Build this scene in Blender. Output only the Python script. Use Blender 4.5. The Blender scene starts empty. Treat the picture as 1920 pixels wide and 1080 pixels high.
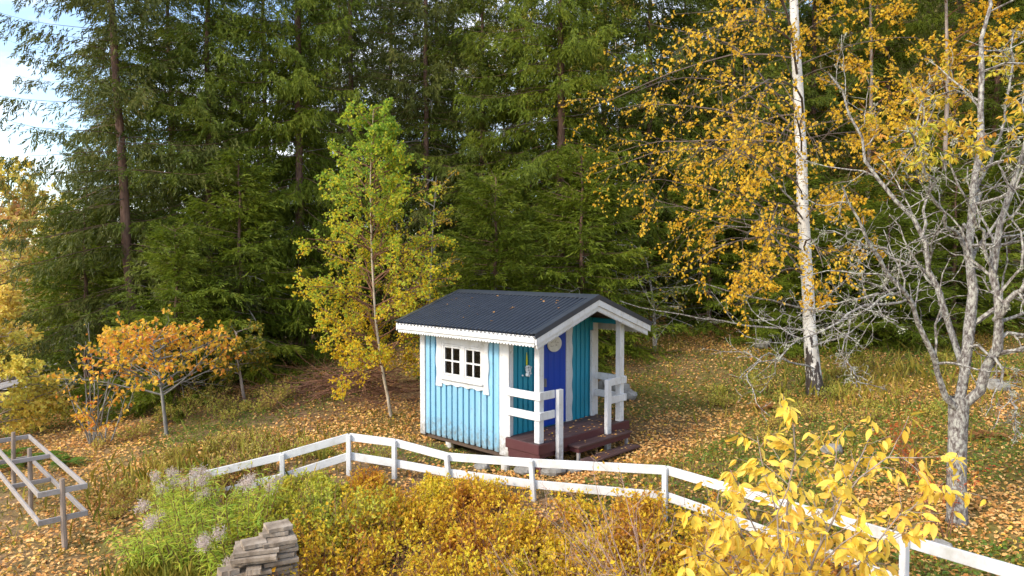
import bpy, math
import numpy as np
from mathutils import Vector, Matrix

sc = bpy.context.scene
COL = sc.collection
R = math.radians

# ------------------------------------------------------------------ camera
F_PX, PITCH, CAM_H = 1292.0, R(1.948), 2.65
cam_d = bpy.data.cameras.new('camera')
cam_d.sensor_width = 36.0
cam_d.lens = 36.0 * F_PX / 1920.0
cam_d.clip_start = 0.05
cam_d.clip_end = 3000.0
cam = bpy.data.objects.new('camera', cam_d)
cam.location = (0, 0, CAM_H)
cam.rotation_euler = (math.pi / 2 - PITCH, 0, 0)
COL.objects.link(cam)
sc.camera = cam

# ------------------------------------------------------------------ sky, sun, exposure
SUN_DIR = Vector((-0.74, -0.50, 0.62)).normalized()      # towards the sun
w = bpy.data.worlds.new('World')
sc.world = w
w.use_nodes = True
nt = w.node_tree
nt.nodes.clear()
out = nt.nodes.new('ShaderNodeOutputWorld')
bg = nt.nodes.new('ShaderNodeBackground')
sky = nt.nodes.new('ShaderNodeTexSky')
sky.sky_type = 'NISHITA'
sky.sun_disc = False
sky.sun_elevation = math.asin(SUN_DIR.z)
sky.sun_rotation = math.atan2(SUN_DIR.x, SUN_DIR.y)
sky.altitude = 200
sky.air_density = 1.0
sky.dust_density = 1.2
sky.ozone_density = 1.0
tc = nt.nodes.new('ShaderNodeTexCoord')
mp = nt.nodes.new('ShaderNodeMapping')
mp.inputs['Scale'].default_value = (1.0, 1.0, 2.4)
nz = nt.nodes.new('ShaderNodeTexNoise')
nz.inputs['Scale'].default_value = 2.2
nz.inputs['Detail'].default_value = 7
nz.inputs['Roughness'].default_value = 0.58
rmp = nt.nodes.new('ShaderNodeValToRGB')
rmp.color_ramp.elements[0].position = 0.44
rmp.color_ramp.elements[1].position = 0.68
mixc = nt.nodes.new('ShaderNodeMix')
mixc.data_type = 'RGBA'
mixc.inputs[7].default_value = (6.7, 6.4, 6.0, 1)          # thin bright cloud
sclf = nt.nodes.new('ShaderNodeMath')
sclf.operation = 'MULTIPLY'
sclf.inputs[1].default_value = 0.85
nt.links.new(tc.outputs['Generated'], mp.inputs['Vector'])
nt.links.new(mp.outputs[0], nz.inputs['Vector'])
nt.links.new(nz.outputs['Fac'], rmp.inputs[0])
nt.links.new(rmp.outputs[0], sclf.inputs[0])
nt.links.new(sclf.outputs[0], mixc.inputs[0])
nt.links.new(sky.outputs[0], mixc.inputs[6])
nt.links.new(mixc.outputs[2], bg.inputs['Color'])
bg.inputs['Strength'].default_value = 0.15
nt.links.new(bg.outputs[0], out.inputs['Surface'])

sun_d = bpy.data.lights.new('sun', 'SUN')
sun_d.energy = 1.5
sun_d.angle = R(14.0)
sun_d.color = (1.0, 0.89, 0.72)
sun = bpy.data.objects.new('sun', sun_d)
sun.rotation_euler = SUN_DIR.to_track_quat('Z', 'Y').to_euler()
sun.location = SUN_DIR * 60
COL.objects.link(sun)

vs = sc.view_settings
vs.view_transform = 'Standard'
vs.look = 'None'
vs.exposure = 1.36
vs.gamma = 1.0
vs.use_curve_mapping = False
sc.cycles.max_bounces = 5
sc.cycles.diffuse_bounces = 2
sc.cycles.caustics_reflective = False
sc.cycles.caustics_refractive = False
sc.cycles.transmission_bounces = 4
sc.cycles.transparent_max_bounces = 6
sc.cycles.use_denoising = True

# ------------------------------------------------------------------ mesh helpers
def unit(v):
    v = np.asarray(v, float)
    return v / np.maximum(np.linalg.norm(v, axis=-1, keepdims=True), 1e-9)

class MB:
    """collects vertices and faces, builds ONE mesh"""
    def __init__(self):
        self.v, self.l, self.n, self.m, self.off = [], [], [], [], 0
    def add(self, v, f, mi=0):
        v = np.asarray(v, float).reshape(-1, 3)
        f = np.asarray(f, np.int64)
        self.v.append(v)
        self.l.append((f + self.off).ravel())
        self.n.append(np.full(len(f), f.shape[1], np.int64))
        self.m.append(np.full(len(f), mi, np.int64))
        self.off += len(v)
        return self
    def box(self, a, b, mi=0):
        x0, y0, z0 = a
        x1, y1, z1 = b
        v = [(x0, y0, z0), (x1, y0, z0), (x1, y1, z0), (x0, y1, z0), (x0, y0, z1), (x1, y0, z1), (x1, y1, z1), (x0, y1, z1)]
        f = [(0, 3, 2, 1), (4, 5, 6, 7), (0, 1, 5, 4), (1, 2, 6, 5), (2, 3, 7, 6), (3, 0, 4, 7)]
        return self.add(v, f, mi)
    def beam(self, p, q, wd, ht, up=(0, 0, 1)):
        """box from p to q, wd across, ht along up"""
        p, q = np.array(p, float), np.array(q, float)
        t = unit(q - p)
        s = unit(np.cross(t, np.array(up, float)))
        u = np.cross(s, t)
        v = [e + a * s * wd / 2 + b * u * ht / 2 for e in (p, q) for a, b in ((-1, -1), (1, -1), (1, 1), (-1, 1))]
        f = [(0, 1, 2, 3), (7, 6, 5, 4), (0, 4, 5, 1), (1, 5, 6, 2), (2, 6, 7, 3), (3, 7, 4, 0)]
        return self.add(v, f)
    def prism(self, poly, fn, t0, t1):
        """outline poly (a,b) extruded from t0 to t1; fn(a,b,t) -> xyz.  Built as quads fanned in strips when poly is a (top,bottom) pair list"""
        n = len(poly)
        v = [fn(a, b, t) for t in (t0, t1) for a, b in poly]
        self.add(v, [(i, (i + 1) % n, n + (i + 1) % n, n + i) for i in range(n)])
        self.add([fn(a, b, t0) for a, b in poly], [tuple(range(n))])
        self.add([fn(a, b, t1) for a, b in poly], [tuple(range(n))[::-1]])
        return self
    def tubes(self, P, Rr, k=5, mi=0):
        """P (B,n,3) polylines, Rr (B,n) radii"""
        P = np.asarray(P, float)
        Rr = np.asarray(Rr, float)
        if P.ndim == 2:
            P, Rr = P[None], Rr[None]
        B, n, _ = P.shape
        if B == 0:
            return self
        T = np.gradient(P, axis=1)
        T = unit(T)
        mean = unit(P[:, -1] - P[:, 0])
        ref = np.where(np.abs(mean[:, 2:3]) > 0.75, np.array([[1., 0, 0]]), np.array([[0., 0, 1.]]))[:, None, :]
        S = unit(np.cross(T, ref))
        U = np.cross(S, T)
        a = np.arange(k) * 2 * np.pi / k
        ring = P[:, :, None, :] + Rr[:, :, None, None] * (np.cos(a)[None, None, :, None] * S[:, :, None, :] + np.sin(a)[None, None, :, None] * U[:, :, None, :])
        idx = np.arange(B * n * k).reshape(B, n, k)
        nx = np.roll(idx, -1, axis=2)
        f = np.stack([idx[:, :-1], nx[:, :-1], nx[:, 1:], idx[:, 1:]], -1).reshape(-1, 4)
        return self.add(ring, f, mi)
    def leaves(self, P, D, N, L, W, fold=0.25, hexa=False, curl=0.0, mi=0):
        D = unit(D)
        S = unit(np.cross(D, N))
        N = np.cross(S, D)
        L = np.broadcast_to(np.asarray(L, float), (len(P),))[:, None]
        W = np.broadcast_to(np.asarray(W, float), (len(P),))[:, None]
        if not hexa:
            a = P
            b = P + D * L * .45 + S * W * .5 + N * W * fold
            c = P + D * L - N * L * curl
            d = P + D * L * .45 - S * W * .5 + N * W * fold
            v = np.stack([a, b, c, d], 1)
            i = np.arange(len(P))[:, None] * 4
            f = np.concatenate([i + [[0, 1, 2]], i + [[0, 2, 3]]])
            return self.add(v, f, mi)
        pt = lambda s, side, up: P + D * L * s + S * W * side + N * (W * up - L * curl * s * s)
        v = np.stack([pt(0, 0, 0), pt(.22, .40, fold), pt(.62, .36, fold), pt(1, 0, 0), pt(.62, -.36, fold), pt(.22, -.40, fold), pt(.3, 0, 0), pt(.65, 0, 0)], 1)
        i = np.arange(len(P))[:, None] * 8
        self.add(v, np.concatenate([i + [[6, 1, 2, 7]], i + [[6, 7, 4, 5]]]), mi)
        off = self.off - len(P) * 8
        tri = np.concatenate([i + [[0, 1, 6]], i + [[0, 6, 5]], i + [[7, 2, 3]], i + [[7, 3, 4]]]) + off
        self.l.append(tri.ravel())
        self.n.append(np.full(len(tri), 3, np.int64))
        self.m.append(np.full(len(tri), mi, np.int64))
        return self
    def mesh(self, name, mats, smooth=False):
        v = np.concatenate(self.v)
        l = np.concatenate(self.l)
        n = np.concatenate(self.n)
        me = bpy.data.meshes.new(name)
        me.vertices.add(len(v))
        me.vertices.foreach_set('co', v.astype(np.float32).ravel())
        me.loops.add(len(l))
        me.loops.foreach_set('vertex_index', l.astype(np.int32))
        me.polygons.add(len(n))
        st = np.concatenate([[0], np.cumsum(n)[:-1]])
        me.polygons.foreach_set('loop_start', st.astype(np.int32))
        me.polygons.foreach_set('loop_total', n.astype(np.int32))
        me.polygons.foreach_set('material_index', np.concatenate(self.m).astype(np.int32))
        me.polygons.foreach_set('use_smooth', np.full(len(n), smooth))
        for m in (mats if isinstance(mats, (list, tuple)) else [mats]):
            me.materials.append(m)
        me.update(calc_edges=True)
        me.validate()
        return me
    def build(self, name, mats, parent=None, loc=(0, 0, 0), smooth=False):
        return put(name, self.mesh(name, mats, smooth), parent, loc)

def put(name, me, parent=None, loc=(0, 0, 0), rot=(0, 0, 0)):
    o = bpy.data.objects.new(name, me)
    o.location = loc
    o.rotation_euler = rot
    o.parent = parent
    COL.objects.link(o)
    return o

def tag(o, label=None, cat=None, group=None, kind=None):
    for k, v in (('label', label), ('category', cat), ('group', group), ('kind', kind)):
        if v:
            o[k] = v
    return o

def thing(name, label, cat, loc=(0, 0, 0), rz=0.0, group=None):
    o = put(name, None, None, loc, (0, 0, rz))
    o.empty_display_size = 0.2
    return tag(o, label, cat, group)

def copy_tree(o, parent=None):
    c = o.copy()
    COL.objects.link(c)
    c.parent = parent
    for ch in o.children:
        copy_tree(ch, c)
    return c

def bevel(o, wd=0.004):
    m = o.modifiers.new('bevel', 'BEVEL')
    m.width = wd
    m.segments = 1
    m.limit_method = 'ANGLE'
    return o

CP, SP = math.cos(PITCH), math.sin(PITCH)
def at(px, py, d):
    """world point of a photo pixel at forward distance d (metres along +Y)"""
    r, u = (px - 960) / F_PX, -(py - 540) / F_PX
    v = np.array([r, CP + u * SP, -SP + u * CP])
    return np.array([0, 0, CAM_H]) + v * (d / v[1])

# ------------------------------------------------------------------ material helpers
def new_mat(name):
    m = bpy.data.materials.new(name)
    m.use_nodes = True
    t = m.node_tree
    t.nodes.clear()
    o = t.nodes.new('ShaderNodeOutputMaterial')
    p = t.nodes.new('ShaderNodeBsdfPrincipled')
    t.links.new(p.outputs[0], o.inputs['Surface'])
    return m, t, p, o

def ramp(t, fac, stops, interp='LINEAR'):
    r = t.nodes.new('ShaderNodeValToRGB')
    cr = r.color_ramp
    cr.interpolation = interp
    while len(cr.elements) < len(stops):
        cr.elements.new(0.5)
    for e, (p, c) in zip(cr.elements, stops):
        e.position = p
        e.color = (*c, 1) if len(c) == 3 else c
    t.links.new(fac, r.inputs[0])
    return r.outputs[0]

def noise(t, scale, detail=4, rough=.55, coord='Object', stretch=None):
    c = t.nodes.new('ShaderNodeTexCoord')
    n = t.nodes.new('ShaderNodeTexNoise')
    n.inputs['Scale'].default_value = scale
    n.inputs['Detail'].default_value = detail
    n.inputs['Roughness'].default_value = rough
    if stretch:
        mm = t.nodes.new('ShaderNodeMapping')
        mm.inputs['Scale'].default_value = stretch
        t.links.new(c.outputs[coord], mm.inputs[0])
        t.links.new(mm.outputs[0], n.inputs['Vector'])
    else:
        t.links.new(c.outputs[coord], n.inputs['Vector'])
    return n.outputs['Fac']

def math_n(t, op, a, b, clamp=False):
    n = t.nodes.new('ShaderNodeMath')
    n.operation = op
    n.use_clamp = clamp
    for i, x in enumerate((a, b)):
        if isinstance(x, (int, float)):
            n.inputs[i].default_value = x
        else:
            t.links.new(x, n.inputs[i])
    return n.outputs[0]

def mix(t, fac, a, b, blend='MIX'):
    n = t.nodes.new('ShaderNodeMix')
    n.data_type = 'RGBA'
    n.blend_type = blend
    for i, x in ((0, fac), (6, a), (7, b)):
        if isinstance(x, (int, float)):
            n.inputs[i].default_value = x
        elif isinstance(x, tuple):
            n.inputs[i].default_value = (*x, 1)
        else:
            t.links.new(x, n.inputs[i])
    return n.outputs[2]

def bump(t, p, h, strength=.4, dist=.01):
    b = t.nodes.new('ShaderNodeBump')
    b.inputs['Strength'].default_value = strength
    b.inputs['Distance'].default_value = dist
    t.links.new(h, b.inputs['Height'])
    t.links.new(b.outputs[0], p.inputs['Normal'])

def paint(name, col, dirt, rough=.55, scale=6, amount=.5, stretch=(1, 1, .25), per_piece=.08, splash=False):
    m, t, p, o = new_mat(name)
    n1 = noise(t, scale, 6, .65, stretch=stretch)
    f = math_n(t, 'MULTIPLY', ramp(t, n1, [(.50, (0, 0, 0)), (.74, (1, 1, 1))]), amount)
    c = mix(t, f, col, dirt)
    n2 = noise(t, scale * 9, 3, .6, stretch=(1, 1, .12))
    c = mix(t, math_n(t, 'MULTIPLY', n2, .18), c, dirt)
    if splash:
        cc = t.nodes.new('ShaderNodeTexCoord')
        sz = t.nodes.new('ShaderNodeSeparateXYZ')
        t.links.new(cc.outputs['Object'], sz.inputs[0])
        mr = t.nodes.new('ShaderNodeMapRange')
        for k_, v_ in (('From Min', -.05), ('From Max', .38), ('To Min', .30), ('To Max', 0.0)):
            mr.inputs[k_].default_value = v_
        t.links.new(sz.outputs['Z'], mr.inputs[0])
        n4 = noise(t, 14, 6, .7)
        k4 = ramp(t, math_n(t, 'ADD', n4, mr.outputs[0]), [(.56, (0, 0, 0)), (.85, (1, 1, 1))])
        c = mix(t, math_n(t, 'MULTIPLY', k4, .75), c, (.17, .15, .11))
        n5 = noise(t, 2.2, 4, .6, stretch=(6, 6, .8))
        c = mix(t, math_n(t, 'MULTIPLY', ramp(t, n5, [(.55, (0, 0, 0)), (.75, (1, 1, 1))]), .35), c, dirt)
    oi = t.nodes.new('ShaderNodeObjectInfo')
    v = math_n(t, 'ADD', math_n(t, 'MULTIPLY', oi.outputs['Random'], per_piece), 1 - per_piece)
    hs = t.nodes.new('ShaderNodeHueSaturation')
    t.links.new(v, hs.inputs['Value'])
    t.links.new(c, hs.inputs['Color'])
    t.links.new(hs.outputs[0], p.inputs['Base Color'])
    p.inputs['Roughness'].default_value = rough
    bump(t, p, n2, .25, .004)
    return m

def leaf_mat(name, stops, trans=.35, rough=.55, zgrad=None, clump=.35, clump_scale=1.6):
    """colour picked leaf by leaf; zgrad=(z0,z1,amount) shifts the ramp with the height of the leaf on its plant"""
    m, t, p, o = new_mat(name)
    g = t.nodes.new('ShaderNodeNewGeometry')
    f = g.outputs['Random Per Island']
    n = noise(t, clump_scale, 2, .5)
    f = math_n(t, 'ADD', math_n(t, 'MULTIPLY', f, 1 - clump), math_n(t, 'MULTIPLY', math_n(t, 'SUBTRACT', math_n(t, 'MULTIPLY', n, 2.2), .6), clump), True)
    if zgrad:
        c = t.nodes.new('ShaderNodeTexCoord')
        s = t.nodes.new('ShaderNodeSeparateXYZ')
        t.links.new(c.outputs['Object'], s.inputs[0])
        mr = t.nodes.new('ShaderNodeMapRange')
        mr.inputs['From Min'].default_value = zgrad[0]
        mr.inputs['From Max'].default_value = zgrad[1]
        mr.inputs['To Min'].default_value = -zgrad[2]
        mr.inputs['To Max'].default_value = zgrad[2]
        t.links.new(s.outputs['Z'], mr.inputs[0])
        f = math_n(t, 'ADD', f, mr.outputs[0], True)
    c = ramp(t, f, stops)
    t.links.new(c, p.inputs['Base Color'])
    p.inputs['Roughness'].default_value = rough
    p.inputs['Specular IOR Level'].default_value = .3
    tr = t.nodes.new('ShaderNodeBsdfTranslucent')
    t.links.new(c, tr.inputs['Color'])
    ms = t.nodes.new('ShaderNodeMixShader')
    ms.inputs[0].default_value = trans
    t.links.new(p.outputs[0], ms.inputs[1])
    t.links.new(tr.outputs[0], ms.inputs[2])
    t.links.new(ms.outputs[0], o.inputs['Surface'])
    return m

def bark_mat(name, stops, scale=8, stretch=(1, 1, .3), rough=.85, bs=.6):
    m, t, p, o = new_mat(name)
    n = noise(t, scale, 6, .7, stretch=stretch)
    t.links.new(ramp(t, n, stops), p.inputs['Base Color'])
    p.inputs['Roughness'].default_value = rough
    bump(t, p, n, bs, .02)
    return m

M = {}
M['white'] = paint('white_paint', (.69, .70, .72), (.46, .43, .37), .5, 7, .6, splash=True)
M['white_rail'] = paint('white_fence_paint', (.68, .69, .71), (.40, .39, .34), .6, 4, .75, (1, 1, 1), .12)
M['blue'] = paint('lit_blue_paint', (.20, .45, .64), (.34, .57, .70), .55, 5, .75, per_piece=.16, splash=True)  # wall blue as the sun lights it, the light put into the colour
M['blue_shade'] = paint('shaded_blue_paint', (.014, .27, .40), (.03, .33, .44), .45, 5, .5)  # same wall blue again, porch shade put into the colour
M['door'] = paint('deep_blue_paint', (.006, .050, .40), (.012, .075, .44), .35, 4, .5)
M['deck'] = paint('brown_deck_stain', (.075, .036, .036), (.16, .12, .11), .6, 6, .8, (1, .25, 1), .25)
M['deck_side'] = paint('red_brown_stain', (.085, .022, .026), (.12, .05, .045), .55, 6, .6, (1, .3, 1), .2)
M['grey_wood'] = paint('weathered_grey_wood', (.38, .35, .335), (.24, .20, .17), .8, 9, .8, (1, 1, 1), .2)
M['post_wood'] = paint('brown_weathered_post', (.33, .26, .21), (.12, .09, .07), .85, 9, .8, (1, 1, .2), .2)
M['under'] = paint('raw_boards_under_roof', (.10, .065, .045), (.05, .035, .03), .8, 6, .6)
M['concrete'] = paint('pale_concrete_pillar', (.66, .65, .62), (.42, .40, .36), .8, 9, .6)

def roof_mat():
    m, t, p, o = new_mat('dark_blue_grey_metal_sheet')
    n = noise(t, 5, 5, .6)
    t.links.new(ramp(t, n, [(.3, (.034, .043, .062)), (.7, (.048, .059, .082))]), p.inputs['Base Color'])
    p.inputs['Roughness'].default_value = .36
    p.inputs['Metallic'].default_value = .15
    return m
M['roof'] = roof_mat()
def glass_mat():
    m, t, p, o = new_mat('window_glass')
    gl = t.nodes.new('ShaderNodeBsdfGlossy')
    gl.inputs['Roughness'].default_value = .03
    tr = t.nodes.new('ShaderNodeBsdfTransparent')
    tr.inputs['Color'].default_value = (.86, .88, .87, 1)
    fr = t.nodes.new('ShaderNodeFresnel')
    fr.inputs['IOR'].default_value = 1.5
    ms = t.nodes.new('ShaderNodeMixShader')
    t.links.new(fr.outputs[0], ms.inputs[0])
    t.links.new(tr.outputs[0], ms.inputs[1])
    t.links.new(gl.outputs[0], ms.inputs[2])
    t.links.new(ms.outputs[0], o.inputs['Surface'])
    return m
M['glass'] = glass_mat()
def plain(name, col, rough=.7):
    m, t, p, o = new_mat(name)
    n = noise(t, 12, 4, .6)
    t.links.new(mix(t, n, tuple(c * .75 for c in col), tuple(min(1, c * 1.2) for c in col)), p.inputs['Base Color'])
    p.inputs['Roughness'].default_value = rough
    return m
M['interior'] = plain('dark_pine_lining', (.11, .075, .05))
M['pale_strip'] = plain('pale_strip_white', (.62, .62, .62))
M['yellow_ribbon'] = plain('yellow_ribbon', (.62, .62, .04))
M['foam'] = plain('white_shell_beads', (.62, .66, .68))
M['sign'] = plain('cream_sign_board', (.66, .63, .56))
M['sign_ink'] = plain('faded_grey_lettering', (.36, .33, .28))

def stone_mat(name, a, b, c):
    m, t, p, o = new_mat(name)
    n = noise(t, 7, 7, .65)
    n2 = noise(t, 26, 4, .6)
    col = ramp(t, n, [(.32, a), (.52, b), (.68, c)])
    col = mix(t, math_n(t, 'MULTIPLY', n2, .4), col, tuple(x * .5 for x in a))
    t.links.new(col, p.inputs['Base Color'])
    p.inputs['Roughness'].default_value = .9
    bump(t, p, n2, .6, .01)
    return m
M['stone'] = stone_mat('grey_fieldstone', (.16, .15, .13), (.30, .29, .27), (.44, .42, .39))
M['slab'] = stone_mat('weathered_concrete_slab', (.15, .11, .075), (.36, .29, .22), (.54, .46, .37))

M['spruce_bark'] = bark_mat('reddish_spruce_bark', [(.3, (.065, .036, .026)), (.55, (.17, .095, .066)), (.75, (.28, .17, .125))], 14)
M['dead_twig'] = bark_mat('grey_dead_twig_bark', [(.3, (.10, .09, .08)), (.6, (.26, .25, .23))], 10)
M['dark_twig'] = bark_mat('dark_grey_brown_twig_bark', [(.3, (.06, .042, .034)), (.6, (.17, .13, .11))], 12)
M['pale_twig'] = bark_mat('pale_pinkish_twig_bark', [(.3, (.22, .13, .10)), (.6, (.42, .29, .23))], 10)
M['pale_bark'] = bark_mat('pale_tan_birch_bark', [(.3, (.20, .15, .10)), (.5, (.44, .36, .26)), (.7, (.58, .50, .40))], 14)
M['brown_twig'] = bark_mat('brown_twig_bark', [(.3, (.10, .045, .028)), (.6, (.24, .115, .065))], 10)
M['shrub_bark'] = bark_mat('grey_brown_shrub_bark', [(.3, (.16, .12, .10)), (.6, (.34, .28, .24))], 14)
M['lichen_bark'] = bark_mat('lichen_covered_grey_bark', [(.34, (.05, .035, .03)), (.43, (.13, .11, .098)), (.52, (.26, .24, .225)), (.60, (.45, .45, .39)), (.72, (.20, .18, .165))], 34, (1, 1, .55))
M['lichen'] = leaf_mat('pale_green_lichen', [(0, (.34, .35, .25)), (1, (.50, .50, .40))], .15, .9)

def birch_bark():
    m, t, p, o = new_mat('white_birch_bark')
    n1 = noise(t, 7, 5, .7, stretch=(1, 1, 4.5))
    n2 = noise(t, 3.2, 5, .65, stretch=(1, 1, .55))
    c = t.nodes.new('ShaderNodeTexCoord')
    s = t.nodes.new('ShaderNodeSeparateXYZ')
    t.links.new(c.outputs['Object'], s.inputs[0])
    mr = t.nodes.new('ShaderNodeMapRange')                  # rough dark bark at the old foot of the trunk
    mr.inputs['From Min'].default_value = 0.0
    mr.inputs['From Max'].default_value = 1.5
    mr.inputs['To Min'].default_value = .27
    mr.inputs['To Max'].default_value = 0.0
    t.links.new(s.outputs['Z'], mr.inputs[0])
    n3 = noise(t, 11, 5, .7, stretch=(1, 1, .35))
    base = ramp(t, n2, [(.3, (.50, .45, .38)), (.5, (.72, .69, .64)), (.7, (.80, .78, .75))])
    k1 = ramp(t, n1, [(.60, (0, 0, 0)), (.66, (1, 1, 1))])
    k2 = ramp(t, math_n(t, 'ADD', n3, mr.outputs[0]), [(.64, (0, 0, 0)), (.69, (1, 1, 1))])
    col = mix(t, k1, base, (.055, .045, .04))
    col = mix(t, k2, col, (.05, .038, .033))
    t.links.new(col, p.inputs['Base Color'])
    p.inputs['Roughness'].default_value = .65
    bump(t, p, k2, .6, .02)
    return m
M['birch_bark'] = birch_bark()

M['needles'] = leaf_mat('spruce_needles', [(0, (.036, .056, .006)), (.45, (.095, .135, .010)), (.8, (.165, .195, .015)), (1, (.27, .25, .03))], .30, .6, clump=.5, clump_scale=.9)
M['needles_grey'] = leaf_mat('grey_green_spruce_needles', [(0, (.048, .060, .012)), (.45, (.100, .120, .020)), (.8, (.165, .175, .030)), (1, (.26, .19, .06))], .30, .6, clump=.5, clump_scale=.9)
M['needles_bright'] = leaf_mat('bright_green_spruce_needles', [(0, (.044, .070, .006)), (.45, (.125, .175, .010)), (.8, (.205, .240, .015)), (1, (.30, .31, .03))], .32, .6, clump=.5, clump_scale=.9)
M['gold_leaf'] = leaf_mat('golden_birch_leaves', [(0, (.50, .25, .02)), (.3, (.72, .42, .025)), (.65, (.84, .55, .035)), (.88, (.82, .62, .08)), (1, (.42, .40, .05))], .45)
M['young_leaf'] = leaf_mat('yellow_green_birch_leaves', [(0, (.80, .48, .025)), (.3, (.84, .64, .035)), (.55, (.58, .59, .05)), (.78, (.36, .49, .05)), (1, (.24, .40, .05))], .52, zgrad=(.2, 5.0, .36), clump=.25)
M['orange_leaf'] = leaf_mat('orange_shrub_leaves', [(0, (.62, .06, .06)), (.10, (.76, .20, .05)), (.34, (.82, .40, .05)), (.7, (.80, .55, .05)), (.9, (.38, .37, .05)), (1, (.20, .25, .04))], .4)
M['olive_leaf'] = leaf_mat('olive_green_shrub_leaves', [(0, (.60, .30, .02)), (.3, (.38, .30, .03)), (.7, (.13, .18, .03)), (1, (.06, .11, .02))], .35)
M['far_leaf'] = leaf_mat('far_yellow_leaves', [(0, (.78, .44, .14)), (.35, (.84, .64, .12)), (.7, (.74, .68, .12)), (1, (.48, .55, .10))], .35, clump=.55, clump_scale=.6)
M['maple_leaf'] = leaf_mat('red_and_orange_leaves', [(0, (.64, .22, .15)), (.2, (.72, .42, .18)), (.5, (.76, .60, .16)), (1, (.60, .60, .14))], .4)
M['rowan_leaf'] = leaf_mat('rowan_leaves', [(0, (.62, .22, .06)), (.3, (.68, .38, .05)), (.6, (.64, .52, .05)), (1, (.36, .43, .05))], .4, clump=.6)
M['red_leaf'] = leaf_mat('red_rowan_sapling_leaves', [(0, (.42, .05, .03)), (.5, (.50, .14, .03)), (1, (.20, .22, .03))], .4)
M['big_yellow'] = leaf_mat('bright_yellow_leaves', [(0, (.78, .46, .05)), (.5, (.82, .56, .06)), (1, (.74, .62, .08))], .45, .5)
M['thicket'] = leaf_mat('gold_and_brown_shrub_leaves', [(0, (.32, .11, .03)), (.28, (.54, .23, .03)), (.48, (.72, .46, .03)), (.72, (.76, .62, .045)), (1, (.46, .49, .05))], .42, clump=.62, clump_scale=1.5)
M['thicket_green'] = leaf_mat('yellow_green_shrub_leaves', [(0, (.55, .36, .03)), (.35, (.56, .52, .05)), (.7, (.36, .42, .05)), (1, (.18, .26, .03))], .35, clump=.5, clump_scale=1.8)
M['weed'] = leaf_mat('mixed_weed_leaves', [(0, (.40, .20, .06)), (.3, (.58, .42, .10)), (.6, (.46, .44, .07)), (1, (.22, .30, .05))], .35, clump=.5, clump_scale=1.2)
M['lance_leaf'] = leaf_mat('lime_green_lance_leaves', [(0, (.64, .56, .08)), (.35, (.54, .60, .07)), (.7, (.36, .52, .06)), (1, (.20, .38, .05))], .4)
M['seed_fluff'] = leaf_mat('tan_seed_fluff', [(0, (.50, .39, .35)), (1, (.76, .66, .61))], .3, .9)
M['litter'] = leaf_mat('fallen_leaves', [(0, (.32, .12, .035)), (.22, (.60, .27, .07)), (.5, (.78, .43, .14)), (.75, (.86, .56, .24)), (.88, (.86, .58, .07)), (1, (.80, .33, .05))], .2, .7, clump=.30)
M['grass'] = leaf_mat('autumn_grass', [(0, (.50, .34, .09)), (.35, (.40, .31, .045)), (.65, (.23, .24, .03)), (1, (.13, .18, .02))], .35, clump=.6, clump_scale=.8)
M['herb'] = leaf_mat('low_green_herbs', [(0, (.28, .27, .035)), (.5, (.14, .22, .03)), (1, (.07, .15, .025))], .3)
M['fern'] = leaf_mat('green_fern_fronds', [(0, (.14, .24, .025)), (1, (.07, .16, .02))], .35)
M['brown_fern'] = leaf_mat('brown_withered_fronds', [(0, (.30, .12, .04)), (1, (.44, .22, .08))], .3)

def ground_mat():
    m, t, p, o = new_mat('forest_edge_ground')
    n1 = noise(t, .35, 5, .6)
    n2 = noise(t, 2.2, 6, .65)
    n3 = noise(t, 18, 5, .7)
    soil = ramp(t, n3, [(.3, (.09, .052, .026)), (.5, (.22, .13, .06)), (.7, (.40, .26, .13))])
    moss = ramp(t, n3, [(.3, (.07, .058, .014)), (.55, (.17, .14, .026)), (.75, (.32, .22, .05))])
    f = ramp(t, math_n(t, 'ADD', math_n(t, 'MULTIPLY', n1, .55), math_n(t, 'MULTIPLY', n2, .45)), [(.44, (0, 0, 0)), (.58, (1, 1, 1))])
    c_ = t.nodes.new('ShaderNodeTexCoord')
    sx_ = t.nodes.new('ShaderNodeSeparateXYZ')
    t.links.new(c_.outputs['Object'], sx_.inputs[0])
    mr_ = t.nodes.new('ShaderNodeMapRange')                 # mossier towards the wooded slope
    for k_, v_ in (('From Min', .5), ('From Max', 4.0), ('To Min', 0.0), ('To Max', .35)):
        mr_.inputs[k_].default_value = v_
    t.links.new(sx_.outputs['X'], mr_.inputs[0])
    f = math_n(t, 'ADD', f, mr_.outputs[0], True)
    t.links.new(mix(t, f, soil, moss), p.inputs['Base Color'])
    p.inputs['Roughness'].default_value = .95
    bump(t, p, n3, .8, .03)
    return m
M['ground'] = ground_mat()
M['gravel'] = stone_mat('grey_gravel', (.24, .23, .24), (.36, .34, .36), (.48, .46, .48))

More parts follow.
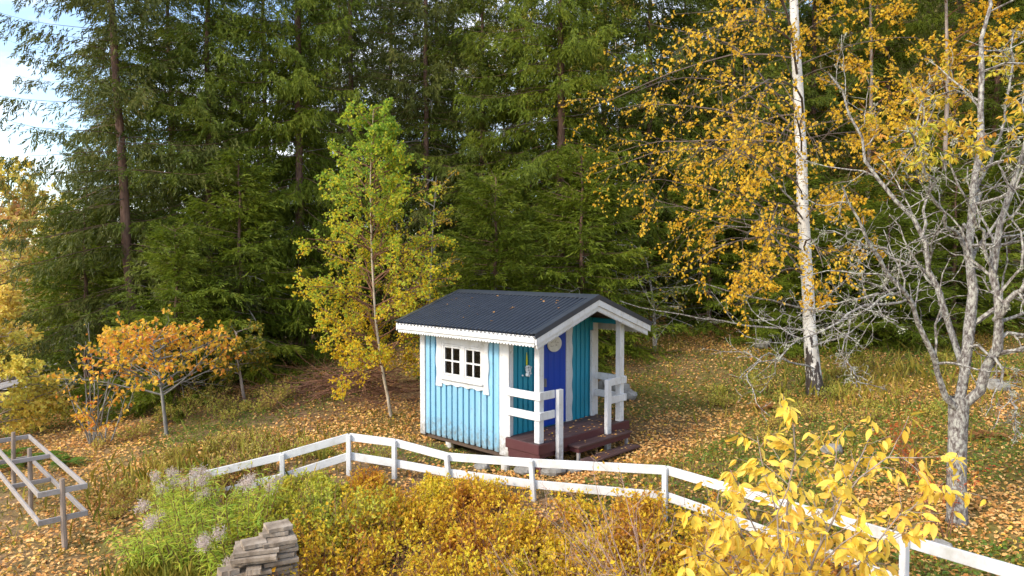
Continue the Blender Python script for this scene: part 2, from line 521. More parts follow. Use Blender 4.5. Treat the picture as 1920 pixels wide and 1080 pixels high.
# ------------------------------------------------------------------ ground
_ctl = [at(*q) for q in [
    (0, 1080, 6.9), (220, 1060, 7.1), (60, 950, 8.9), (313, 815, 11.5), (170, 830, 11.7), (380, 905, 8.9), (530, 905, 8.8),
    (655, 885, 8.9), (947, 888, 9.5), (840, 845, 10.4), (735, 780, 12), (640, 735, 13), (560, 700, 14.5), (1000, 925, 8.2),
    (1250, 975, 7.5), (1190, 842, 10.1), (1300, 760, 12), (1530, 740, 11.8), (1240, 640, 15), (1400, 625, 16), (1800, 690, 12),
    (1900, 655, 14), (1795, 985, 6.7), (1640, 850, 8.6), (1900, 900, 7.5), (1705, 1095, 5.7)]]
_ctl += [np.array(q) for q in [(0, 6.4, -.5), (-1.6, 6.8, -.46), (-2.4, 6.0, -.48), (2.0, 5.4, -.32), (3.4, 4.2, .05), (-3.4, 7.4, -.36),
    (-12, 20, -.7), (-20, 38, -1.2), (-7, 17, -.1), (0, 20, 1.5), (4, 22, 2.3), (9, 20, 2.9), (14, 28, 8), (0, 32, 3), (10, 42, 14),
    (-8, 40, 1), (20, 15, 4.5), (28, 40, 20), (-25, 20, -1.3), (-20, 5, -1.2), (18, 0, 1.4), (0, 0, -.75), (-8, 0, -.85), (8, 0, .2),
    (0, -12, -1), (-15, -12, -1.2), (15, -12, .6), (0, 48, 6)]]
_ctl = np.array(_ctl)
def _tps():
    n = len(_ctl)
    d = np.linalg.norm(_ctl[:, None, :2] - _ctl[None, :, :2], axis=2)
    K = np.where(d > 0, d * d * np.log(d + 1e-12), 0) + np.eye(n) * .08
    Pm = np.c_[np.ones(n), _ctl[:, :2]]
    A = np.zeros((n + 3, n + 3))
    A[:n, :n], A[:n, n:], A[n:, :n] = K, Pm, Pm.T
    return np.linalg.solve(A, np.r_[_ctl[:, 2], 0, 0, 0])
_w = _tps()
def ground(x, y):
    x, y = np.asarray(x, float), np.asarray(y, float)
    # beyond the surveyed patch the land carries on level with its edge
    cx, cy = 2.0, 16.0
    r = np.hypot(x - cx, y - cy)
    k = np.where(r > 32, (32 + 8 * np.tanh((r - 32) / 40)) / np.maximum(r, 1e-6), 1)
    xx, yy = cx + (x - cx) * k, cy + (y - cy) * k
    z = _w[-3] + _w[-2] * xx + _w[-1] * yy
    for (a, b, _), ww in zip(_ctl, _w[:-3]):
        d2 = (xx - a) ** 2 + (yy - b) ** 2
        z = z + ww * .5 * d2 * np.log(d2 + 1e-12)
    bmp = .035 * np.sin(x * 2.1 + 1.3 * np.sin(y * 1.7)) * np.sin(y * 1.9 + .7) + .02 * np.sin(x * 5.3 + y * 3.1) * np.sin(y * 4.7 - x * 2.2)
    return z + bmp
def gz(x, y):
    return float(ground(x, y))

g1 = np.linspace(-1, 1, 261)
gx = 9.0 * np.sinh(g1 * 4.6) / np.sinh(4.6) * 46 + 0
gx = np.sign(g1) * (18 * np.abs(g1) + 600 * np.abs(g1) ** 7)
gy = 9 + np.sign(g1) * (18 * np.abs(g1) + 800 * np.abs(g1) ** 7)
GX, GY = np.meshgrid(gx, gy)
GZ = ground(GX, GY)
idx = np.arange(GX.size).reshape(GX.shape)
mb = MB().add(np.stack([GX, GY, GZ], -1), np.stack([idx[:-1, :-1], idx[:-1, 1:], idx[1:, 1:], idx[1:, :-1]], -1).reshape(-1, 4))
tag(mb.build('ground', M['ground'], smooth=True), kind='structure')

# grey gravel yard glimpsed beyond the trees at the left
rx, ry = np.meshgrid(np.linspace(-24, -11.5, 26), np.linspace(19, 27, 18))
rxx = rx + .5 * np.sin(ry * .8)
idx = np.arange(rx.size).reshape(rx.shape)
mb = MB().add(np.stack([rxx, ry, ground(rxx, ry) + .05], -1), np.stack([idx[:-1, :-1], idx[:-1, 1:], idx[1:, 1:], idx[1:, :-1]], -1).reshape(-1, 4))
tag(mb.build('gravel_road', M['gravel'], smooth=True), kind='structure')

# ------------------------------------------------------------------ growth helpers
def grow(rng, start, direc, length, n=6, wander=.12, grav=0.0):
    """B polylines of n points; grav bends them (negative: down)"""
    start, d = np.asarray(start, float), unit(direc)
    B = len(start)
    length = np.broadcast_to(np.asarray(length, float), (B,))
    grav = np.broadcast_to(np.asarray(grav, float), (B,))
    P = [start]
    for i in range(n - 1):
        d = unit(d + rng.normal(0, wander, (B, 3)) + np.array([0, 0, 1.]) * grav[:, None])
        P.append(P[-1] + d * (length / (n - 1))[:, None])
    return np.stack(P, 1)

def sample(P, Rr, t):
    """points, tangents, radii at parameter t (B,k) on polylines P (B,n,3)"""
    n = P.shape[1]
    x = np.clip(t, 0, .9999) * (n - 1)
    i = x.astype(int)
    fr = (x - i)[..., None]
    b = np.arange(len(P))[:, None]
    a, c = P[b, i], P[b, i + 1]
    rad = Rr[b, i] * (1 - fr[..., 0]) + Rr[b, i + 1] * fr[..., 0]
    return a * (1 - fr) + c * fr, unit(c - a), rad

def kids(rng, P, Rr, k, t0=.25, t1=1., ratio=.5, angle=50, n=5, wander=.15, grav=0., rr=.6, flat=0.0, taper=.35, rmin=.002):
    B = len(P)
    t = t0 + (t1 - t0) * (np.arange(k)[None] + rng.uniform(0, 1, (B, k))) / k
    p, T, rad = sample(P, Rr, t)
    rnd = rng.normal(0, 1, (B, k, 3))
    rnd[..., 2] *= (1 - flat)
    side = unit(np.cross(T, unit(rnd)))
    side[..., 2] *= (1 - flat)
    ang = np.radians(angle) * rng.uniform(.7, 1.3, (B, k))[..., None]
    D = unit(T * np.cos(ang) + unit(side) * np.sin(ang))
    plen = np.linalg.norm(np.diff(P, axis=1), axis=2).sum(1)
    L = plen[:, None] * ratio * rng.uniform(.6, 1.25, (B, k)) * (1.15 - .6 * t)
    C = grow(rng, p.reshape(-1, 3), D.reshape(-1, 3), L.ravel(), n, wander, grav)
    r0 = np.maximum(rad.ravel() * rr, rmin)
    CR = r0[:, None] * np.linspace(1, taper, n)[None]
    return C, np.maximum(CR, rmin * .6)

def leaves_on(rng, mb, P, per, L=(.04, .06), asp=.75, hang=.6, t0=.15, spread=1.0, hexa=False, fold=.2, curl=.1, mi=0, stalk=.02):
    B = len(P)
    t = t0 + (1 - t0) * rng.uniform(0, 1, (B, per))
    p, T, _ = sample(P, np.ones(P.shape[:2]), t)
    p, T = p.reshape(-1, 3), T.reshape(-1, 3)
    D = unit(T * .5 + rng.normal(0, spread, p.shape) + np.array([0, 0, -hang]))
    N = unit(rng.normal(0, 1, p.shape) + np.array([0, 0, .6]))
    ln = rng.uniform(L[0], L[1], len(p))
    mb.leaves(p + D * stalk, D, N, ln, ln * asp, fold, hexa, curl, mi)
    return mb

# ------------------------------------------------------------------ spruces
def make_spruce(seed, H, Lmax, z0, needles, droop=.5, whorl=.34, per=6, spray=1.0, hang=.55, open_to_cam=None, r0=.14, dens=1.0, low_short=.8):
    rng = np.random.RandomState(seed)
    zs = np.arange(-.3, H, H / 14.)
    tp = np.stack([rng.normal(0, .015, len(zs)), rng.normal(0, .015, len(zs)), zs], 1)
    tr = MB().tubes(tp, np.maximum(r0 * (1 - np.clip(zs, 0, H) / H) ** .85, .012) * np.where(zs < .2, 1.25, 1), 10)
    # branches
    z = []
    zz = z0
    while zz < H - .25:
        z += list(zz + rng.uniform(-.16, .16, per))
        zz += whorl * rng.uniform(.8, 1.2) * (.7 + .5 * (1 - zz / H))
    z = np.array(z)
    az = rng.uniform(0, 2 * np.pi, len(z))
    q = np.clip(z / H, 0, 1)
    ln = Lmax * (1 - q) ** .75 * np.minimum(1, low_short + q * 1.6) * rng.uniform(.65, 1.15, len(z)) + .15
    keep = np.ones(len(z), bool)
    if open_to_cam is not None:
        a0, half, ztop = open_to_cam
        da = np.abs((az - a0 + np.pi) % (2 * np.pi) - np.pi)
        keep = ~((da < half) & (z < ztop) & (rng.uniform(0, 1, len(z)) < .93))
    z, az, q, ln = z[keep], az[keep], q[keep], ln[keep]
    n = 7
    s = np.linspace(0, 1, n)[None]
    el0 = (-.10 + .75 * q ** 1.5)[:, None]
    el = el0 - droop * (1 - q)[:, None] * np.sin(s * np.pi * .75) + .35 * s ** 3
    step = (ln / (n - 1))[:, None]
    aw = az[:, None] + np.cumsum(rng.normal(0, .09, (len(z), n)), 1)
    dx = np.cumsum(np.cos(el) * np.cos(aw) * step, 1) - np.cos(el[:, :1]) * np.cos(aw[:, :1]) * step
    dy = np.cumsum(np.cos(el) * np.sin(aw) * step, 1) - np.cos(el[:, :1]) * np.sin(aw[:, :1]) * step
    dz = np.cumsum(np.sin(el) * step, 1) - np.sin(el[:, :1]) * step
    P = np.stack([dx, dy, dz + z[:, None]], -1)
    RB = (.004 + .007 * ln / Lmax)[:, None] * np.linspace(1, .25, n)[None]
    bb = MB().tubes(P, RB, 3)
    # side twigs
    fo = MB()
    groups = np.ceil(ln * 17 * dens * spray).astype(int)
    bi = np.repeat(np.arange(len(z)), groups)
    t = np.where(rng.uniform(0, 1, len(bi)) < .12, rng.uniform(0, .15, len(bi)), rng.uniform(.10, 1.0, len(bi)) ** .8)
    p, T, _ = sample(P[bi], RB[bi], t[:, None])
    p, T = p[:, 0], T[:, 0]
    hz = unit(np.stack([-T[:, 1], T[:, 0], np.zeros(len(T))], 1))
    sgn = np.where(rng.uniform(0, 1, len(bi)) < .5, -1, 1)[:, None]
    D = unit(T * .75 + hz * sgn * rng.uniform(.3, 1.1, (len(bi), 1)) + np.array([0, 0, -1.]) * hang * rng.uniform(.1, 1.6, (len(bi), 1)))
    sl = (.16 + .26 * np.sqrt(ln[bi]) * (1.1 - .75 * t)) * rng.uniform(.6, 1.25, len(bi))
    SP_ = grow(rng, p, D, sl, 4, .08, -.12 * hang)
    # a twig is clad in short needle shoots, fanned on both sides
    m = 13
    tt = np.broadcast_to((np.arange(m) + .5) / m, (len(bi), m))
    pp, TT, _ = sample(SP_, np.ones(SP_.shape[:2]), tt)
    pp, TT = pp.reshape(-1, 3), TT.reshape(-1, 3)
    rn = unit(rng.normal(0, 1, pp.shape))
    sd = unit(np.cross(TT, rn))
    DD = unit(TT * 1.0 + sd * rng.uniform(.2, .9, (len(pp), 1)) + np.array([0, 0, -.15]))
    L2 = np.repeat(sl, m) * rng.uniform(.12, .28, len(pp)) + .03
    fo.leaves(pp, DD, rn, L2, L2 * .10 + .012, .15)
    # a few bare grey twigs near the stem
    nb = 26
    zb = rng.uniform(.6, min(H * .5, 7), nb)
    ab = rng.uniform(0, 2 * np.pi, nb)
    db = np.stack([np.cos(ab), np.sin(ab), rng.uniform(-.35, .1, nb)], 1)
    DP = grow(rng, np.stack([0 * zb, 0 * zb, zb], 1), db, rng.uniform(.4, 1.5, nb), 6, .12, -.03)
    DR = np.full((nb, 1), .011) * np.linspace(1, .3, 6)[None]
    dm = MB().tubes(DP, DR, 4)
    c2, r2 = kids(rng, DP, DR, 4, .3, 1, .35, 45, 4, .12, 0, .6)
    dm.tubes(c2, r2, 3)
    return (tr.mesh('trunk', M['spruce_bark'], True), bb.mesh('branches', M['spruce_bark']), fo.mesh('foliage', needles), dm.mesh('dead_twigs', M['dead_twig']))

def plant_spruce(parts, x, y, label, rz=0.0, s=1.0, lean=(0, 0), group='spruces of the forest edge', sxy=1.0):
    o = thing('spruce_tree', label, 'tree', (x, y, gz(x, y) - .05), rz, group)
    o.rotation_euler = (lean[0], lean[1], rz)
    o.scale = (s * sxy, s * sxy, s)
    crown = None
    for nm, me in zip(('trunk', 'branches', 'crown', 'dead_twigs'), parts):
        if nm == 'branches':
            br = me
            continue
        c = put(nm, me, o)
        if nm == 'dead_twigs':
            c['kind'] = 'stuff'
        if nm == 'crown':
            put('boughs', br, c)['kind'] = 'stuff'
    return o

SA = make_spruce(11, 17.0, 3.3, 2.2, M['needles_grey'], droop=.38, whorl=.38, per=6, spray=1.0, hang=.9, open_to_cam=(-1.15, .55, 6.2), r0=.12, low_short=.75)
SB = make_spruce(12, 15.0, 2.9, .25, M['needles'], droop=.55, whorl=.33, per=7, hang=.7, r0=.11, dens=1.1)
SC = make_spruce(13, 18.0, 2.7, 1.6, M['needles_bright'], droop=.62, whorl=.36, per=7, hang=1.1, r0=.11, dens=1.1)
SD = make_spruce(14, 5.0, 1.7, .1, M['needles_bright'], droop=.35, whorl=.26, per=6, hang=.45, r0=.06, dens=1.3)
SE = make_spruce(15, 16.0, 2.3, 1.0, M['needles_grey'], droop=.5, whorl=.40, per=6, hang=.9, r0=.085, dens=.9)

def px_xy(px, d):
    return (px - 960) / F_PX * d, d
spr = [
    (SA, 257, 15.0, 0.0, 1.0, (0, R(-3.0)), 'tall spruce at far left with bare reddish trunk and long drooping side branches', 1.0),
    (SB, 395, 16.0, 1.0, .95, (0, 0), 'dense dark spruce just right of the bare reddish trunk', 1.0),
    (SD, 160, 15.2, .3, .95, (0, 0), 'low bushy spruce at the foot of the tall far-left spruce, left side', 1.25),
    (SD, 330, 13.6, 2.3, .75, (0, 0), 'low bushy spruce behind the orange-leaved shrub', 1.3),
    (SD, 450, 14.6, 4.1, 1.0, (0, 0), 'young spruce filling the gap left of the yellow-green birch', 1.2),
    (SC, 562, 16.5, .4, 1.0, (0, 0), 'bright green tall spruce rising just left behind the young yellow-green birch', 1.0),
    (SB, 500, 20.0, 3.0, 1.05, (0, 0), 'dark spruce set back between the two tall left spruces', .9),
    (SE, 660, 19.0, 2.0, 1.1, (0, 0), 'thin open spruce with sky showing through, behind the top of the young birch', 1.0),
    (SE, 800, 17.5, 4.4, 1.05, (0, 0), 'thin half-bare spruce just right of the young birch top', .95),
    (SC, 1050, 16.8, 5.2, 1.0, (0, 0), 'large drooping spruce with dark trunk straight behind the playhouse roof', 1.12),
    (SB, 905, 17.6, 1.9, .85, (0, 0), 'dense spruce behind the left half of the playhouse roof', 1.0),
    (SD, 930, 14.2, 1.1, .85, (0, 0), 'low bushy spruce close behind the playhouse ridge, left one', 1.35),
    (SD, 1090, 14.6, 3.3, .9, (0, 0), 'low bushy spruce close behind the playhouse gable, right one', 1.35),
    (SB, 1215, 18.0, 4.0, .95, (0, 0), 'dark spruce behind the left edge of the golden birch crown', 1.0),
    (SB, 1370, 18.5, 5.3, .9, (0, 0), 'dark spruce behind the middle of the golden birch crown', 1.05),
    (SD, 1330, 16.2, .2, .8, (0, 0), 'low dark spruce on the slope left of the white birch trunk', 1.4),
    (SD, 1450, 16.6, 2.7, .85, (0, 0), 'low dark spruce on the slope just beside the white birch trunk', 1.4),
    (SB, 1520, 20.0, 2.2, .95, (0, 0), 'dark spruce straight behind the white birch trunk', 1.0),
    (SD, 1600, 16.8, 5.0, .7, (0, 0), 'low dark spruce on the slope between white birch and lichen-covered tree', 1.5),
    (SC, 1655, 21.0, 1.2, .9, (0, 0), 'spruce behind the left limbs of the lichen-covered tree', 1.0),
    (SE, 1790, 24.0, 3.4, .95, (0, 0), 'thin spruce on the hillside above the lichen-covered tree', 1.0),
    (SB, 165, 17.2, 2.0, .42, (0, 0), 'dense bushy spruce left of the bare reddish trunk', 1.35),
    (SB, 325, 19.0, 5.0, .95, (0, 0), 'dense spruce directly behind the bare reddish trunk, to its right', 1.15),
    (SD, 1480, 15.0, 1.5, .60, (0, 0), 'small low spruce on the slope just left of the white birch foot', 1.5),
    (SD, 1575, 15.0, 3.0, .62, (0, 0), 'small low spruce on the slope just right of the white birch trunk', 1.6),
    (SD, 1665, 14.6, 4.4, .60, (0, 0), 'small low spruce seen under the left lichened limbs', 1.6),
    (SD, 1790, 15.2, 5.8, .75, (0, 0), 'small low spruce seen between the main lichened stems', 1.5),
    (SD, 1890, 15.6, .9, .80, (0, 0), 'low spruce on the slope at the right edge', 1.5),
    (SB, 215, 20.5, 3.6, .72, (0, 0), 'spruce set back behind the left branches of the tall far-left spruce', 1.1),
    (SD, 1720, 17.4, 1.0, .85, (0, 0), 'low dark spruce on the slope behind the lichen-covered stems', 1.4),
    (SB, 1860, 19.0, 2.8, .8, (0, 0), 'dark spruce on the hillside behind the right-hand lichened limbs', 1.1),
    (SB, 1930, 23.0, .8, .9, (0, 0), 'spruce on the hillside at the right edge', 1.0),
]
for parts, px, d, rz, s, lean, lab, sxy in spr:
    x, y = px_xy(px, d)
    if parts in (SA, SC):
        lean_, rz_ = lean, 0.0
    else:
        lean_, rz_ = lean, rz
    plant_spruce(parts, x, y, lab, rz_, s, lean_, sxy=sxy)
back = [(430, 27, SB), (735, 22, SB), (640, 25, SB), (820, 23, SB), (585, 26, SE), (850, 27, SE), (985, 24, SB), (1130, 25, SC), (1280, 26, SB), (1440, 27, SC), (1590, 29, SB), (1730, 31, SE), (1860, 33, SB), (1080, 33, SB), (1350, 36, SB), (2090, 21, SB), (2260, 19, SB)]
for i, (px, d, parts) in enumerate(back):
    x, y = px_xy(px, d)
    plant_spruce(parts, x, y, 'dark spruce deep in the forest behind the front row of trees', i * 1.7, .9 + .06 * (i % 4), group='spruces deep in the forest')

# ------------------------------------------------------------------ broadleaf trees
def poly(points):
    return np.array([at(*p) for p in points])
def resample(P, n):
    P = np.asarray(P, float)
    s = np.r_[0, np.cumsum(np.linalg.norm(np.diff(P, axis=0), axis=1))]
    u = np.linspace(0, s[-1], n)
    return np.stack([np.interp(u, s, P[:, i]) for i in range(3)], 1)

# big golden birch with the white trunk
def golden_birch():
    rng = np.random.RandomState(21)
    base = at(1530, 742, 11.8)
    base[2] = gz(base[0], base[1]) - .05
    root = thing('birch_tree', 'tall birch with white trunk and golden leaves, right of the playhouse', 'tree', tuple(base))
    T = poly([(1530, 742, 11.8), (1519, 620, 11.8), (1512, 500, 11.8), (1507, 380, 11.8), (1501, 200, 11.85), (1491, 0, 11.9), (1484, -180, 12.0), (1480, -380, 12.1)])
    T = resample(T, 26) - base
    T[0, 2] = -.1
    T += np.cumsum(rng.normal(0, .006, T.shape), 0) * np.array([1, 1, 0])
    rad = np.interp(np.linspace(0, 1, 26), [0, .04, .12, .5, 1], [.165, .128, .104, .085, .03])
    MB().tubes(T, rad, 14).build('trunk', M['birch_bark'], root, smooth=True)
    # limbs: most of them reach left
    nb = 70
    t = rng.uniform(.17, .99, (1, nb))
    p, TT, rr = sample(T[None], rad[None], t)
    p = p[0]
    az = np.where(rng.uniform(0, 1, nb) < .66, rng.normal(np.pi + .35, .55, nb), rng.uniform(-1.9, 1.9, nb))
    left = np.cos(az) < -.2
    ln = np.where(left, rng.uniform(2.0, 4.1, nb), rng.uniform(1.0, 2.2, nb)) * np.interp(t[0], [.2, .45, .8, 1], [.75, 1, .9, .5])
    D = np.stack([np.cos(az), np.sin(az), rng.uniform(.25, .8, nb)], 1)
    L1 = grow(rng, p, D, ln, 8, .09, -.09)
    R1 = (.006 + .0040 * ln)[:, None] * np.linspace(1, .25, 8)[None]
    bm = MB().tubes(L1, R1, 5)
    L2, R2 = kids(rng, L1, R1, 7, .2, 1, .42, 45, 6, .12, -.10, .5, .3)
    bm.tubes(L2, R2, 3)
    L3, R3 = kids(rng, L2, R2, 4, .15, 1, .6, 45, 4, .12, -.32, .6)
    bm.tubes(L3, R3, 3)
    bm.build('branches', M['dark_twig'], root)['kind'] = 'stuff'
    fo = MB()
    drop = L3[:, 0, 2] > 1.1
    leaves_on(rng, fo, L3[drop], 7, (.040, .066), .75, .7, spread=.8)
    leaves_on(rng, fo, L2[L2[:, 0, 2] > 1.5], 8, (.045, .075), .75, .7, spread=.8)
    fo.build('crown', M['gold_leaf'], root)
    # bare grey lower limbs
    db = MB()
    for q in ([(1511, 400, 11.8), (1440, 330, 11.6), (1370, 280, 11.4)], [(1513, 520, 11.8), (1430, 420, 11.5), (1390, 370, 11.3)], [(1516, 580, 11.8), (1400, 555, 11.5), (1290, 520, 11.2)],
              [(1516, 620, 11.8), (1360, 600, 11.5), (1170, 560, 11.1)], [(1520, 600, 11.75), (1560, 545, 11.5), (1610, 500, 11.3)], [(1514, 455, 11.8), (1450, 425, 11.5), (1340, 430, 11.2)],
              [(1524, 690, 11.7), (1450, 660, 11.2), (1395, 705, 10.8)], [(1521, 650, 11.7), (1590, 640, 11.5), (1650, 600, 11.3)]):
        P = resample(poly(q) - base, 10)
        P[1:] += np.cumsum(rng.normal(0, .018, (9, 3)), 0)
        rd = np.linspace(.020, .006, 10)
        db.tubes(P, rd, 5)
        c, r_ = kids(rng, P[None], rd[None], 7, .2, 1, .25, 45, 5, .15, 0, .5)
        db.tubes(c, r_, 3)
        c2, r2 = kids(rng, c, r_, 4, .2, 1, .5, 45, 4, .15, 0, .7)
        db.tubes(c2, r2, 3)
    db.build('bare_limbs', M['lichen_bark'], root)['kind'] = 'stuff'
golden_birch()

def leafy_tree(name, label, cat, px, py, d, trunk_pts, rad, nb, ln_fn, mat, bark, seed, t0=.15, up=.5, k2=6, k3=4, per=10, L=(.04, .055), asp=.8, grav=-.05, group=None, hang=.5, az_fn=None, ratio2=.45, ratio3=.5, leaf_zmin=-9, hexa=False, twig=None):
    rng = np.random.RandomState(seed)
    base = at(px, py, d)
    base[2] = gz(base[0], base[1]) - .03
    root = thing(name, label, cat, tuple(base), 0, group)
    T = poly(trunk_pts) if not isinstance(trunk_pts, np.ndarray) else trunk_pts + base
    T = resample(T, 16) - base
    T[0, 2] = -.08
    rd = np.interp(np.linspace(0, 1, 16), [0, .06, 1], [rad * 1.25, rad, rad * .15])
    MB().tubes(T, rd, 8).build('trunk', bark, root, smooth=True)
    t = t0 + (1 - t0) * ((np.arange(nb) + rng.uniform(0, 1, (1, nb))) / nb) ** 1.1
    p, TT, _ = sample(T[None], rd[None], t)
    az = rng.uniform(0, 2 * np.pi, nb) if az_fn is None else az_fn(rng, nb)
    ln = ln_fn(t[0]) * rng.uniform(.7, 1.2, nb)
    D = np.stack([np.cos(az), np.sin(az), up * rng.uniform(.5, 1.5, nb)], 1)
    L1 = grow(rng, p[0], D, ln, 7, .1, grav)
    R1 = np.minimum(rad * .5, .006 + .007 * ln)[:, None] * np.linspace(1, .3, 7)[None]
    bm = MB().tubes(L1, R1, 4)
    L2, R2 = kids(rng, L1, R1, k2, .2, 1, ratio2, 45, 5, .13, grav, .6)
    bm.tubes(L2, R2, 3)
    last = [L2]
    if k3:
        L3, R3 = kids(rng, L2, R2, k3, .2, 1, ratio3, 45, 3, .13, grav, .7)
        bm.tubes(L3, R3, 3)
        last = [L3, L2]
    bm.build('branches', twig or bark, root)['kind'] = 'stuff'
    fo = MB()
    for q in last:
        q = q[q[:, 0, 2] > leaf_zmin]
        leaves_on(rng, fo, q, per, L, asp, hang, hexa=hexa)
    fo.build('crown', mat, root)
    return root

leafy_tree('birch_tree', 'young yellow-green birch standing left of the playhouse', 'tree', 735, 782, 12.0,
           [(735, 782, 12.0), (718, 700, 12.0), (704, 600, 12.0), (697, 480, 12.0), (694, 340, 12.0), (700, 205, 12.0)], .028, 90,
           lambda t: np.interp(t, [.10, .22, .45, .7, 1], [.9, 1.40, 1.24, .92, .36]), M['young_leaf'], M['pale_bark'], 31, t0=.12, up=.7, k2=7, k3=5, per=6, L=(.038, .060), grav=-.03, leaf_zmin=.45, twig=M['brown_twig'])
leafy_tree('fruit_tree', 'small orange-leaved tree with thin grey trunk at the left forest edge', 'tree', 313, 818, 11.5,
           [(313, 818, 11.5), (305, 750, 11.5), (297, 690, 11.5), (287, 665, 11.5), (290, 635, 11.5)], .034, 30,
           lambda t: np.interp(t, [0, .4, 1], [1.5, 1.7, .8]), M['orange_leaf'], M['dead_twig'], 32, t0=.40, up=.42, k2=6, k3=3, per=3, L=(.06, .095), grav=.0, leaf_zmin=1.0)
leafy_tree('fruit_tree', 'small olive and yellow leaved tree just right of the orange-leaved one', 'tree', 460, 762, 12.8,
           [(460, 762, 12.8), (450, 700, 12.8), (440, 650, 12.8), (445, 620, 12.8)], .035, 18,
           lambda t: np.interp(t, [0, 1], [.8, .45]), M['olive_leaf'], M['shrub_bark'], 33, t0=.4, up=.4, k2=5, k3=3, per=6, L=(.05, .08), leaf_zmin=.5)
# slim sapling with a few orange leaves hanging between birch and spruces
leafy_tree('rowan_tree', 'slim rowan sapling with sparse orange leaves right of the young birch', 'tree', 800, 690, 13.6,
           [(800, 690, 13.6), (806, 560, 13.6), (812, 420, 13.6), (818, 330, 13.6)], .03, 20,
           lambda t: np.interp(t, [0, 1], [.9, .5]), M['rowan_leaf'], M['dead_twig'], 34, t0=.3, up=.5, k2=4, k3=0, per=9, L=(.05, .08), asp=.4)
# bare lichened sapling behind the gable
leafy_tree('bare_tree', 'small bare lichen-grey tree behind the right end of the roof', 'tree', 1228, 640, 14.6,
           [(1228, 642, 14.6), (1226, 580, 14.6), (1218, 520, 14.6), (1210, 470, 14.6)], .045, 22,
           lambda t: np.interp(t, [0, 1], [.95, .6]), M['olive_leaf'], M['lichen_bark'], 35, t0=.2, up=.4, k2=5, k3=3, per=1, L=(.05, .07))
# yellow trees far left, beyond the yard
for (px, d, h, wd, seed, mat, lab, base_r) in [
        (20, 21, 6.6, 2.6, 41, 'far_leaf', 'broad yellow-leaved tree at the left edge beyond the spruces', .10),
        (95, 27, 6.0, 2.8, 42, 'far_leaf', 'yellow tree in the distance just left of the bushy spruces', .10),
        (-10, 16.5, 5.4, 1.7, 43, 'maple_leaf', 'tree with red and orange top leaves cut by the left edge', .08),
        (-30, 12.4, 2.6, 1.3, 46, 'far_leaf', 'low yellow-green shrub at the left edge above the wooden frame', .05)]:
    x = (px - 960) / F_PX * d
    hh = h * 1.0
    leafy_tree('broadleaf_tree', lab, 'tree', px, 700, d, np.array([(0, 0, 0), (.1, 0, hh * .5), (0, .1, hh)]), base_r, 46,
               lambda t, wd=wd: np.interp(t, [0, .4, 1], [wd * .8, wd, wd * .4]), M[mat], M['shrub_bark'], seed, t0=.12, up=.45, k2=6, k3=4, per=6, L=(.08, .13) if d > 15 else (.06, .1), asp=.8)
# birches deep in the wood, yellow between the spruces
for px, d, seed, lab in [(940, 23, 51, 'yellow birch glimpsed between spruces above the playhouse'), (1150, 22, 52, 'yellow birch glimpsed behind the spruces left of the golden crown'), (1620, 19, 53, 'yellow-leaved birch on the slope behind the lichen-covered tree'),
                         (1760, 17, 54, 'gold-leaved birch on the hillside at the upper right')]:
    leafy_tree('birch_tree', lab, 'tree', px, 600, d, np.array([(0, 0, 0), (.1, 0, 5.), (0, .2, 11.)]), .07, 60 if px < 1500 else 34,
               lambda t: np.interp(t, [0, .4, 1], [1.6, 2.0, .8]), M['far_leaf'] if px < 1500 else M['gold_leaf'], M['birch_bark'] if px < 1500 else M['shrub_bark'], seed, twig=M['brown_twig'], t0=.2, up=.6, k2=6, k3=4, per=5, L=(.06, .10), grav=-.06)

# grey multi-stemmed shrub, left
def stem_shrub(label, px, py, d, seed, nst, h, spread, bark, leafm, per, L, k2=5, name='shrub', thick=.014, asp=.6, group=None, k3=0, grav=0.0, hexa=False, tilt=None):
    rng = np.random.RandomState(seed)
    base = at(px, py, d)
    base[2] = gz(base[0], base[1])
    root = thing(name, label, 'shrub', tuple(base), 0, group)
    az = rng.uniform(0, 2 * np.pi, nst)
    rr = rng.uniform(0, .12, nst)
    st = np.stack([rr * np.cos(az), rr * np.sin(az), np.full(nst, -.03)], 1)
    D = np.stack([np.cos(az) * spread, np.sin(az) * spread, np.ones(nst)], 1) * np.array([1, 1, 1])
    if tilt is not None:
        D = D + np.array(tilt)
    P = grow(rng, st, D, h * rng.uniform(.65, 1.1, nst), 9, .07, grav)
    rd = np.full((nst, 1), thick) * np.linspace(1, .25, 9)[None]
    bm = MB().tubes(P, rd, 5)
    L2, R2 = kids(rng, P, rd, k2, .25, 1, .35, 38, 6, .12, grav, .6)
    bm.tubes(L2, R2, 3)
    last = L2
    if k3:
        last, R3 = kids(rng, L2, R2, k3, .2, 1, .5, 42, 5, .14, grav, .7)
        bm.tubes(last, R3, 3)
    bm.build('stems', bark, root)['kind'] = 'stuff'
    if per:
        fo = MB()
        leaves_on(rng, fo, last, per, L, asp, .5, hexa=hexa)
        fo.build('foliage', leafm, root)
    return root
stem_shrub('grey multi-stemmed shrub with few russet leaves beside the wooden frame', 170, 832, 11.6, 61, 7, 2.0, .25, M['dead_twig'], M['orange_leaf'], 2, (.05, .09), 5)
stem_shrub('low shrub with salmon-orange leaves at the foot of the multi-stemmed shrub', 195, 835, 11.4, 62, 6, .9, .5, M['dead_twig'], M['orange_leaf'], 8, (.06, .10), 4)
stem_shrub('tangle of bare pinkish twigs in front of the fence, left of the yellow shrub', 1235, 1130, 5.7, 63, 26, 1.45, .75, M['pale_twig'], M['thicket'], 1, (.03, .05), 5, 'bare_shrub', .008, k3=3, grav=-.02)
stem_shrub('tangle of pale bare twigs low in front of the thicket at the bottom centre', 1075, 1150, 5.6, 64, 14, 1.15, .8, M['pale_twig'], M['thicket'], 1, (.03, .05), 4, 'bare_shrub', .007, k3=3, grav=-.02)

